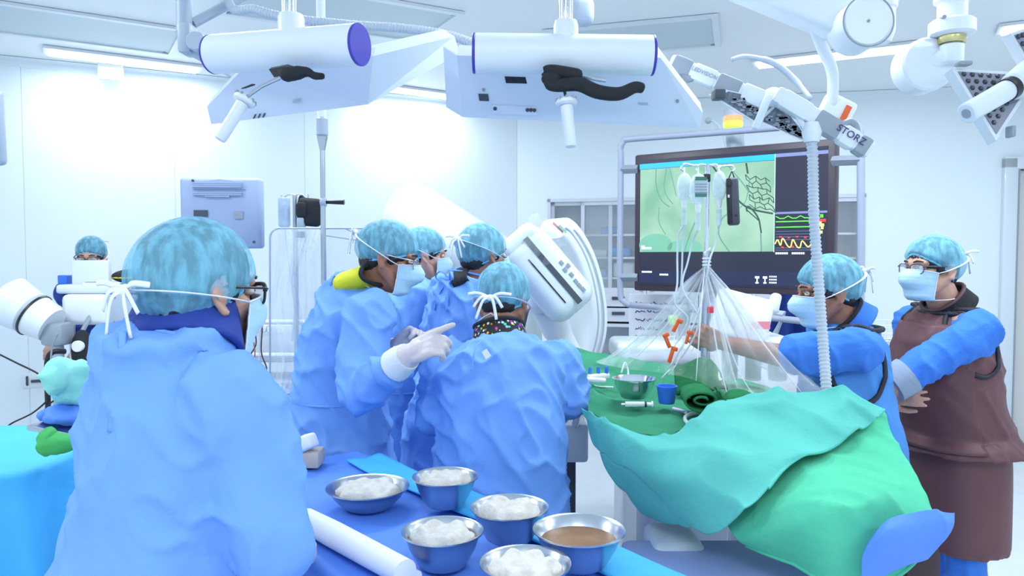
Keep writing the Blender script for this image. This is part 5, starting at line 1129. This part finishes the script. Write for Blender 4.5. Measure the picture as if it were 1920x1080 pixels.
# folded towels
TOW=mat('green_towel',(46,122,78),.95,bump=.4,bscale=70,var=.15,vscale=20,spec=.1)
def rolled(c,turns,r0,r1,wd,yaw,flat,label,tilt=0):
    pts=[]; n=int(26*turns)
    for k in range(n+1):
        t=k/n; a=2*PI*turns*t; r=r0+(r1-r0)*t; pts.append((r*math.cos(a)*1.25,r*math.sin(a)*flat))
    lo=min(p[1] for p in pts); X=V(math.cos(yaw),math.sin(yaw),tilt).normalized(); Y=V(-math.sin(yaw),math.cos(yaw),0); m=MB()
    def fn(u,v): 
        k=min(n,int(round(u*n))); x,z=pts[k]; return c+X*x+Y*((v-.5)*wd*(1+.1*math.sin(9*u)))+V(0,0,z-lo+.006+.004*math.sin(12*v+5*u))
    m.grid(fn,n+1,8); o=build(m,'folded_towel',TOW,None,ang=180,th=.006); return tag(o,label,'towel','green towels on the drape')
rolled(gz(1312,766,1.145),2.1,.012,.056,.15,-.12,.66,'loosely rolled green cotton towel in front of the towel stack')
rolled(gz(1386,764,1.145),1.6,.010,.040,.14,-.35,.66,'green cotton towel roll lying beside the larger towel roll')
m=MB(); q=[P(1264,692,2.565),P(1336,676,2.565),P(1366,732,2.49),P(1270,742,2.49)]
def fn(u,v):
    f=quad((q[3],q[2],q[1],q[0])); return f(u,v)+V(0,-.012*math.sin(6*u),.012*math.sin(PI*v)+.004*math.sin(9*u+3*v))
m.grid(fn,22,16); o=build(m,'folded_towel',TOW,None,ang=180,th=.022); tag(o,'flat folded green cotton towel leaning behind the towel rolls','towel','green towels on the drape')
# syringe and small instruments
a,b_=gz(1165,765,1.135)+V(0,0,.012),gz(1222,765,1.135)+V(0,0,.012); ax=nrm(b_-a); e=E('syringe','clear plastic syringe lying on the green drape in front of the bowl','syringe',a-V(0,0,.012)); build(MB().cyl(a+ax*.012,a+ax*.078,.0085,n=16),'barrel',mat('syringe_plastic',(228,236,240),.2,alpha=.75),e); build(MB().cyl(a+ax*.05,b_,.006,n=12),'plunger',PAPER,e); build(MB().cyl(b_-ax*.001,b_+ax*.003,.010,n=16),'thumb_rest',PAPER,e); build(MB().cyl(a,a+ax*.012,.003,n=10),'tip',PAPER,e); build(MB().cyl(a+ax*.072,a+ax*.078,.0095,n=16),'rubber_seal',BLACK,e)
e=E('stopcock_manifold','white and blue plastic stopcock manifold on the drape by the surgeon elbow','manifold',gz(1120,712,1.15)); q=gz(1122,706,1.185)
build(MB().rbox(q,(.09,.02,.02),.006,R=Matrix.Rotation(.5,3,'Z')),'manifold_body',PAPER,e)
for k in range(3): build(MB().rbox(q+V(-.03+.03*k,.01*k-.005,.02),(.012,.012,.03),.004),'stopcock_tap',BLUEP,e)
build(MB().rbox(q+V(-.02,-.05,-.004),(.08,.03,.015),.006,R=Matrix.Rotation(-.3,3,'Z')),'tray_piece',PAPER,e)
def gtube(lab,pts,r,mm,z=1.158,name='tubing',cat='tube'):
    o=build(MB().tube(catmull([ (G(x,y,zz) if zz else P(x,y,2.6)) for x,y,zz in [(p+(z,))[:3] if len(p)==2 else p for p in pts]],8),r,8),name,mm,None,ang=180); return tag(o,lab,cat)
gtube('white guide wire tube curling over the drape beside the manifold',[(1060,690,1.16),(1075,668,1.2),(1090,672,1.18),(1085,700,1.16),(1110,722,1.15),(1150,726,1.15)],.0035,PAPER)
gtube('white tube looping at the far drape edge behind the steel bowl',[(1165,700,1.16),(1172,680,1.2),(1178,700,1.16),(1170,715,1.15)],.0035,PAPER)
gtube('clear suction tube bent on the drape in front of the towels',[(1380,768,1.14),(1320,772,1.14),(1290,778,1.135),(1285,788,1.13),(1300,798,1.13),(1330,800,1.12)],.006,TUBEM)
gtube('thin blue-grey wire lying across the drape in front of the towels',[(1262,768,1.14),(1290,772,1.14),(1340,772,1.14),(1390,766,1.14)],.0028,mat('wire_bluegrey',(110,130,170),.4))
gtube('white gauze strip with a purple end in front of the towel roll',[(1262,766,1.137),(1275,769,1.137),(1288,774,1.137)],.005,mat('gauze_pinkish',(226,206,222),.8))
# ------------------------------------------------------------------ infusion pole with bags, film tent
DP=2.62
e=E('infusion_pole','steel infusion pole with four hooks rising from the green drape, held by a hand','infusion pole',P(1318,690,DP))
build(MB().cyl(V(P(1319,690,DP).x,DP,1.06),P(1325,470,DP),.0125,n=16),'lower_tube',STEEL,e); build(MB().cyl(P(1325,475,DP),P(1327,308,DP),.0085,n=14),'upper_tube',CHROME,e); build(MB().rbox(P(1325,334,DP),(.024,.022,.03),.005),'height_knob',BLACK,e); build(MB().cyl(P(1319,334,DP),P(1331,334,DP),.008),'knob_screw',BLACK,e)
tp=P(1327,309,DP)
for pts in ([(1327,309),(1300,310),(1284,307),(1277,316),(1284,321)],[(1327,310),(1312,309),(1306,318),(1309,322)],[(1327,310),(1344,309),(1347,317),(1352,312)],[(1327,309),(1352,312),(1372,311),(1377,318),(1371,322)]):
    build(MB().tube(catmull([P(x,y,DP-.004*(i)) for i,(x,y) in enumerate(pts)],6),.0035,8),'hook',CHROME,e,ang=180)
BAG=mat('iv_bag_film',(216,230,240),.12,alpha=(.38,.7,14),spec=.8,bump=.3,bscale=20)
def ivbag(lab,px,py0,py1,wpx,d,lbl=None,dep=.035):
    top,bot=P(px,py0,d),P(px,py1,d); w=wpx/F*d/2; e=E('infusion_bag',lab,'infusion bag',bot,'infusion bags on the pole'); L=top-bot
    rs=[]
    for k in range(13):
        t=k/12; s=(math.sin(PI*min(1,.08+t*.92))**.35); rs.append(ell_ring(bot+L*t,V(1,0,0),V(0,1,0),w*max(.15,s),dep*max(.1,math.sin(PI*(.06+.88*t))**.6),20,2.6))
    build(MB().rings(rs),'bag',BAG,e,ang=180)
    build(MB().tube([top,top+V(0,0,.02)],.003,6),'hanger_tab',PAPER,e)
    if lbl:
        c=bot+L*.52; build(MB().box(c+V(0,-dep-.002,0),(w*1.5,.002,L.z*.5)),'label',mat('bag_label',(206,222,232),.6,alpha=.75),e)
        for k in range(6): build(MB().box(c+V(0,-dep-.004,L.z*(.27 if k==0 else (-.27 if k==5 else .18-.09*k))),(w*1.3,.001,.012 if k in(0,5) else .003)),'label_line',mat('label_green',(70,128,110),.6) if k in(0,5) else GREYP,e)
    build(MB().cyl(bot,bot-V(0,0,.03),.012,.008,n=12),'outlet_port',PAPER,e); ch=bot-V(0,0,.035); build(MB().cyl(ch,ch-V(0,0,.055),.010,n=12),'drip_chamber',BAG,e)
    return e,ch-V(0,0,.055)
ea,l1=ivbag('narrow clear infusion bag hanging on the outermost left-hand hook of the pole',1283,324,374,27,DP-.02)
eb,l2=ivbag('clear infusion bag with a green-edged printed label next to the pole',1309,325,382,33,DP-.10,True)
ec,l3=ivbag('frosted infusion bag hanging between the pole and the black remote',1348,320,374,26,DP-.02,None)
def dline(ee,st,pts,r=.0035): build(MB().tube(catmull([st]+[P(x,y,d) for x,y,d in pts],8),r,8),'drip_line',TUBEM,ee,ang=180)
dline(ea,l1,[(1272,440,DP),(1270,480,DP),(1270,530,DP-.02),(1266,570,DP-.03),(1290,600,DP-.04),(1262,655,DP-.03)]); dline(ea,l1,[(1280,460,DP),(1278,520,DP),(1274,560,DP)]); dline(eb,l2,[(1300,450,DP),(1290,490,DP),(1280,540,DP-.02),(1310,600,DP-.05),(1285,660,DP-.05),(1240,710,DP-.05)]); dline(ec,l3,[(1346,430,DP),(1340,460,DP),(1330,490,DP-.02),(1322,540,DP-.03),(1300,610,DP-.05),(1255,690,DP-.05)])
for i,(a,b_) in enumerate((((1273,600),(1262,622)),((1246,628),(1256,652)),((1263,652),(1254,680)),((1292,622),(1286,645)))):
    lab=['orange line clamp uppermost inside the film tent','orange line clamp crossing the tubes below the uppermost clamp','orange line clamp hanging lowest in the film tent','slim orange line clamp nearest the infusion pole'][i]
    p,q=P(*a,2.52),P(*b_,2.52); e=E('line_clamp',lab,'clamp',q,'orange line clamps'); T=frame((p+q)/2,q-p,V(.7,0,.7)); L=(q-p).length; build(MB(T).rbox((0,0,0),(L,.013 if i<3 else .009,.012),.003),'clamp_body',ORANGE,e); build(MB(T).rbox((-L*.45,.004,0),(.014,.022,.014),.003),'clamp_jaw',ORANGE,e)
# black remote
e=E('remote_control','black handheld remote hanging in a clip from the pole hook','remote',P(1370,422,2.58)); T=frame(P(1374,378,2.58),V(1,-.25,.05),V(.10,0,1)); build(MB(T).rbox((0,0,0),(.042,.165,.032),.010,3),'remote_body',DGREY,e); build(MB(T).rbox((-.012,.0,.014),(.016,.16,.012),.005),'side_rail',BLACK,e); build(MB(T).cyl((-.010,.062,.016),(-.010,.062,.024),.010,n=16),'dial',BLACK,e); build(MB(T).cyl((.008,-.05,.016),(.008,-.05,.018),.005,n=12),'button',BLACK,e); build(MB(T).box((-.014,.018,.021),(.006,.01,.003)),'label_dot',PAPER,e)
m=MB(); q=P(1372,322,2.59); m.tube([P(1366,336,2.58),P(1372,321,2.59),P(1378,336,2.58)],.003,6); build(m,'hanging_clip',BLACK,e)
# film tent
ap=P(1325,492,DP); base=[P(1120,676,3.02),P(1165,690,2.78),P(1240,700,2.55),P(1300,712,2.40),P(1370,745,2.33),P(1450,752,2.32),P(1548,735,2.30),P(1440,692,2.75),P(1410,672,3.0),P(1330,660,3.08),P(1230,660,3.12)]
bs=catmull(base,14,True); nb=len(bs); e=E('film_tent','clear plastic film gathered to the infusion pole and spread over the drape like a tent','plastic film',bs[0])
def fn(u,v):
    b=bs[int(round(u*nb))%nb]; t=v; p=ap.lerp(b,t**1.05); s=math.sin(PI*t); th=2*PI*u
    w=.022*s*math.sin(13*th+2*math.sin(3*th))+.012*s*math.sin(29*th); o=nrm(V(b.x-ap.x,b.y-ap.y,.3)); fl=.10*max(0,t-.55)**1.0*0
    return p+o*w-V(0,0,.10*s*t*(.5+.5*math.sin(5*th+1)))+V(.012*math.cos(th),.012*math.sin(th),0)*(1-t)
build(MB().grid(fn,nb,34,wrap=True),'film_sheet',CLEAR,e,ang=180)
for u in (.02,.1,.2,.28,.36,.43,.5,.57,.62,.7,.85): build(MB().tube([fn(u,k/20)+V(0,-.002,0) for k in range(21)],[.0012+.0016*math.sin(PI*k/20) for k in range(21)],5),'film_crease',mat('film_crease',(236,242,250),.1,alpha=.42,spec=.9),e,ang=180)
for k in range(3): build(MB().tube(catmull([ap+V(.013*math.cos(t),.013*math.sin(t),-.01+.012*k) for t in [2*PI*i/10 for i in range(10)]],3,True),.003,6,closed=True),'gather_tie',PAPER,e,ang=180)
build(MB().tube([ap,ap+V(-.01,-.01,.035),ap+V(.012,0,.05)],.004,6),'gather_tie',PAPER,e)
build(MB().rbox(P(1332,581,2.5),(.022,.004,.022),.002),'red_tag',RED,e)
# white equipment behind the tent
e=E('injector_console','white injector console with tilted screen back standing beyond the film tent','console',V(P(1390,640,3.45).x,3.5,0)); T=frame(P(1390,595,3.42),V(.95,-.1,-.25),V(.2,.2,1)); build(MB(T).rbox((0,0,0),(.26,.22,.08),.02,3),'screen_housing',WHITE,e); build(MB(T).rbox((.13,.10,0),(.05,.10,.07),.02,3),'grip_knob',WHITE2,e); q=P(1420,690,3.4); build(MB().rbox((q.x,3.5,q.z),(.36,.3,.28),.03,3),'console_body',WHITE,e); build(MB().rbox((q.x-.02,3.5,(q.z)/2),(.12,.12,q.z),.02),'console_post',LGREY,e); build(MB().rbox((q.x-.02,3.5,.04),(.3,.3,.08),.03),'console_base',GREYP,e); build(MB().box(P(1425,610,3.30)+V(0,0,0),(.09,.004,.035)),'red_label',mat('pink_label',(240,150,165),.5),e); build(MB().tube([P(1390,640,3.42),P(1400,680,3.45)],.03,12),'neck',LGREY,e)
for k,(px,w) in enumerate(((1368,.034),(1412,.034),(1458,.040))):
    b=G(px,742+2*k,1.125); b=V(P(px,700,2.72).x,2.72,1.152); e=E('fluid_jar',['clear plastic fluid jar next to the towel rolls under the film','middle clear plastic fluid jar under the film tent','wide clear plastic fluid jar by the tent hem'][k],'jar',b,'clear jars under the film'); build(MB().lathe([(w*.8,0),(w*.85,.004),(w*.9,.12),(w,.125),(w,.135),(w*.88,.136),(w*.82,.128),(w*.76,.008),(.001,.007)],b,n=28),'jar_shell',mat('jar_plastic',(226,234,238),.15,alpha=.5,spec=.7),e,ang=60); build(MB().cyl(b+V(0,0,.1),b+V(0,0,.13),.007),'jar_tap',PAPER,e)
e=E('side_cart','white cart with rounded corners beyond the green drape, under the whiteboard','cart',V(P(1260,660,3.6).x,3.72,0)); q=P(1265,645,3.55); build(MB().rbox((q.x-.05,3.74,q.z-.05),(.44,.4,.10),.03,3),'cart_top',WHITE,e); build(MB().rbox((q.x-.05,3.74,(q.z-.1)/2),(.38,.34,q.z-.1),.02),'cart_body',WHITE2,e)
build(MB().rbox(P(1262,600,3.68),(.05,.03,.05),.02,3),'green_lamp',mat('lime_plastic',(190,236,140),.3),e)
build(MB().rbox(P(1275,590,3.72),(.10,.05,.10),.03,3),'round_gauge',GREYP,e); build(MB().tube([P(1270,645,3.75),P(1272,600,3.74)],.012,8),'gauge_post',STEEL,e)
# ------------------------------------------------------------------ foreground instrument table
TZ=.97; ta,tb=V(-.72,2.66,0),V(.34,1.41,0); td=nrm(tb-ta); ta=ta+td*.32; tn=V(td.y,-td.x,0)   # tn toward the camera side
if tn.x>0: tn=-tn
TW=.50
e=E('instrument_table','long instrument table under a blue drape in front of the surgeons','table',V((ta.x+tb.x)/2,(ta.y+tb.y)/2,0))
tb2=tb+td*.25; c=(ta+tb2)/2+tn*TW/2; Ltab=(tb2-ta).length; Rz=Matrix.Rotation(math.atan2(td.y,td.x),3,'Z')
build(MB().rbox(V(c.x,c.y,TZ-.035),(Ltab-.02,TW-.02,.04),.01,R=Rz),'table_top',STEEL,e)
for s in(-1,1):
    for t in(-1,1): q=c+td*(s*(Ltab/2-.08))+tn*(t*(TW/2-.07)); build(MB().cyl(V(q.x,q.y,.03),V(q.x,q.y,TZ-.05),.018,n=12),'leg',STEEL,e); build(MB().cyl(V(q.x-.012,q.y,.03),V(q.x+.012,q.y,.03),.03,n=14),'caster',BLACK,e)
def tablecloth(u,v):      # u along, v around: hang far side, top, hang near side
    a=(u-.5)*Ltab; w=TW; over=.30
    s=v*(w+2*over)-over; 
    if s<0: pos=-.006-.02*math.sin(a*22)*min(1,-s/.2); z=TZ+s
    elif s>w: pos=w+.006+.02*math.sin(a*19+1)*min(1,(s-w)/.2); z=TZ-(s-w)
    else: pos=s; z=TZ+.003*math.sin(a*17)*math.sin(s*23)
    return ta+td*(a+Ltab/2)+tn*pos+V(0,0,z-0)
build(MB().grid(tablecloth,90,70),'table_drape',BLUEC,e,ang=180,th=.004)
def ontab(px,py,h=0): return G(px,py,TZ+.004+h)
o=build(MB().grid(lambda u,v: ta+td*(.13+(Ltab-.14)*u)+tn*(-.034+.14*v+.01*math.sin(7*u))+V(0,0,TZ+.013+.003*math.sin(20*u+9*v)-(.10*max(0,.12-v)/.12)),60,14),'cyan_runner',CYANC,None,ang=180,th=.004); tag(o,'cyan cloth runner along the edge of the instrument table','cloth')
GAUZE=mat('gauze_white',(226,222,214),.95,bump=.8,bscale=50,var=.2,vscale=40); BROWN=mat('iodine_brown',(150,112,78),.4,var=.3,vscale=20)
bl=[(690,952,.10,.05,GAUZE,'shallow steel basin of gauze and tan fluid beside the white folder'),(835,960,.078,.07,GAUZE,'steel bowl of white gauze behind the row of steel bowls'),(830,1062,.08,.07,GAUZE,'steel bowl of bluish gauze beside the white cloth roll'),(955,1026,.082,.07,GAUZE,'steel bowl heaped with gauze in the middle of the bowl row'),(1085,1075,.088,.07,BROWN,'steel bowl with amber fluid by the cyan runner'),(985,1130,.08,.07,GAUZE,'steel bowl of gauze closest to the table end')]
for i,(px,py,r,h,cm,lab) in enumerate(bl):
    b=ontab(px,py); b.z=TZ+(.022 if i in(1,3,4) else .007); e=E('steel_bowl',lab,'bowl',b,'steel bowls on the instrument table')
    build(MB().lathe([(r*.55,0),(r*.62,.004),(r*.85,h*.55),(r*.97,h*.95),(r*1.05,h),(r*1.05,h+.003),(r*.95,h),(r*.82,h*.55),(r*.58,.008),(.001,.006)],b,n=36),'bowl_shell',STEEL,e,ang=60)
    if cm is GAUZE:
        m=MB(); rr=random.Random(i)
        for k in range(7): a=2*PI*k/6; m.ell(b+V(r*.5*math.cos(a)*(k<6),r*.5*math.sin(a)*(k<6),h*.8),(r*.38,r*.34,h*.35),n=12,m=8)
        mk(remesh(m,.009,2,lambda a_,b_: (vnoise(a_*60)-.5)*.014),'gauze',GAUZE,e)
    else: build(MB().cyl(b+V(0,0,h*.5),b+V(0,0,h*.72),r*.80,r*.86,n=32),'fluid',cm,e)
a,b_=ontab(575,1000),ontab(760,1105); a.z=b_.z=TZ+.036; ax=nrm(b_-a); o=E('cloth_roll','white cloth roll lying along the near side of the instrument table','cloth',a); build(MB().tube([a,a.lerp(b_,.3),a.lerp(b_,.7),b_],[.026,.028,.027,.026],16),'roll',PAPER,o,ang=60); build(MB().tube([a+V(.02,.02,-.016),b_+V(.02,.02,-.016)],[.012,.012],10),'roll_flap',PAPER,o)
q=P(566,834,2.2); o=E('white_folder','white plastic folder end standing on the instrument table beside the first man','folder',V(q.x,q.y,TZ)); T=frame(q,V(.9,-.2,.45),V(-.4,.2,.9)); build(MB(T).rbox((0,0,0),(.085,.045,.06),.010,3),'folder_end',PAPER,o); build(MB().rbox(V(q.x+.01,q.y+.02,TZ+.03),(.09,.08,.05),.008),'beige_tray',mat('beige_plastic',(206,190,176),.5),o)
# ------------------------------------------------------------------ cyan draped table at the left with cloths
c=V(-1.72,2.35,0); e=E('side_table','low steel table under a cyan drape beside the first man','table',c); zt=1.0
def fn(u,v):
    r=v; a=2*PI*u; ct,st=math.cos(a),math.sin(a); sx=math.copysign(abs(ct)**.5,ct); sy=math.copysign(abs(st)**.5,st)
    if r<.45: k=r/.45; return c+V(.36*sx*k,.34*sy*k,zt+.01*math.sin(3*a)*k)
    k=(r-.45)/.55; ex=.05*k+.03*k*math.sin(9*a+1); return c+V((.36+ex)*sx,(.34+ex)*sy,zt-.012*min(1,k*6)-k*.36-.05*k*math.sin(3*a))
build(MB().grid(fn,96,26,wrap=True),'table_drape',CYANC,e,ang=180,th=.004); build(MB().rbox(c+V(0,0,zt-.035),(.56,.54,.035),.01),'table_top',STEEL,e)
for sx in(-1,1):
    for sy in(-1,1): build(MB().cyl(c+V(.24*sx,.23*sy,.0),c+V(.24*sx,.23*sy,zt-.05),.016,n=12),'leg',STEEL,e)
build(MB().rbox(c+V(0,0,.3),(.5,.48,.025),.008),'lower_shelf',STEEL,e)
def clump(name,lab,cc,rad,mm,seed,cat='cloth'):
    m=MB(); rr=random.Random(seed)
    for k in range(9): m.ell(Vector(cc)+V(rr.uniform(-.6,.6)*rad[0],rr.uniform(-.6,.6)*rad[1],rr.uniform(-.3,.5)*rad[2]),(rad[0]*.6,rad[1]*.6,rad[2]*.55),n=12,m=8)
    o=mk(remesh(m,.008,2,lambda a,b: (1-np.abs(2*vnoise(a*24+seed)-1))**2*.02+(vnoise(a*50)-.5)*.006),name,mm,None); return tag(o,lab,cat)
clump('mint_cloth','mint green crumpled cloth bag standing on the cyan draped table',P(128,720,2.15),(.055,.06,.075),mat('mint_cloth_fabric',(150,226,214),.85,bump=.4,bscale=40),3)
clump('blue_cloth','folded pale blue cloth on the tray beside the mint cloth',P(128,777,2.15),(.07,.06,.018),BLUEC,5)
o=build(MB().rbox(P(122,800,2.15),(.14,.14,.016),.006,R=Matrix.Rotation(.18,3,'Y')),'steel_tray',STEEL); tag(o,'small steel tray under the blue cloth on the cyan table','tray')
clump('green_cloth','crumpled bright green cloth hanging at the cyan table edge',P(108,828,2.02),(.045,.04,.028),mat('leaf_green_cloth',(66,172,92),.9,bump=.4,bscale=40),8)
clump('green_cloth','crumpled dark green cloth on the lower shelf below the cyan drape',c+V(.02,-.02,.385),(.13,.11,.055),GREEN,9)
# label, loose ties and flap on the gowns
q=p5.c7-p5.front*.155-p5.spine*.07-p5.lat*.055
g5=[o for o in p5.root.children if o.name.startswith('surgical_gown')][0]; g1=[o for o in p1.root.children if o.name.startswith('surgical_gown')][0]; g2=[o for o in p2.root.children if o.name.startswith('surgical_gown')][0]
build(MB().tube(catmull([P(902,640,2.26),P(893,650,2.24),P(888,668,2.22),P(884,695,2.21)],6),.004,6,flat=.5),'neck_tie',GOWN,g5,ang=180); build(MB().prism([P(903,660,2.235),P(912,654,2.235),P(921,667,2.235),P(911,674,2.235)],V(0,.003,0)),'size_label',PAPER,g5)
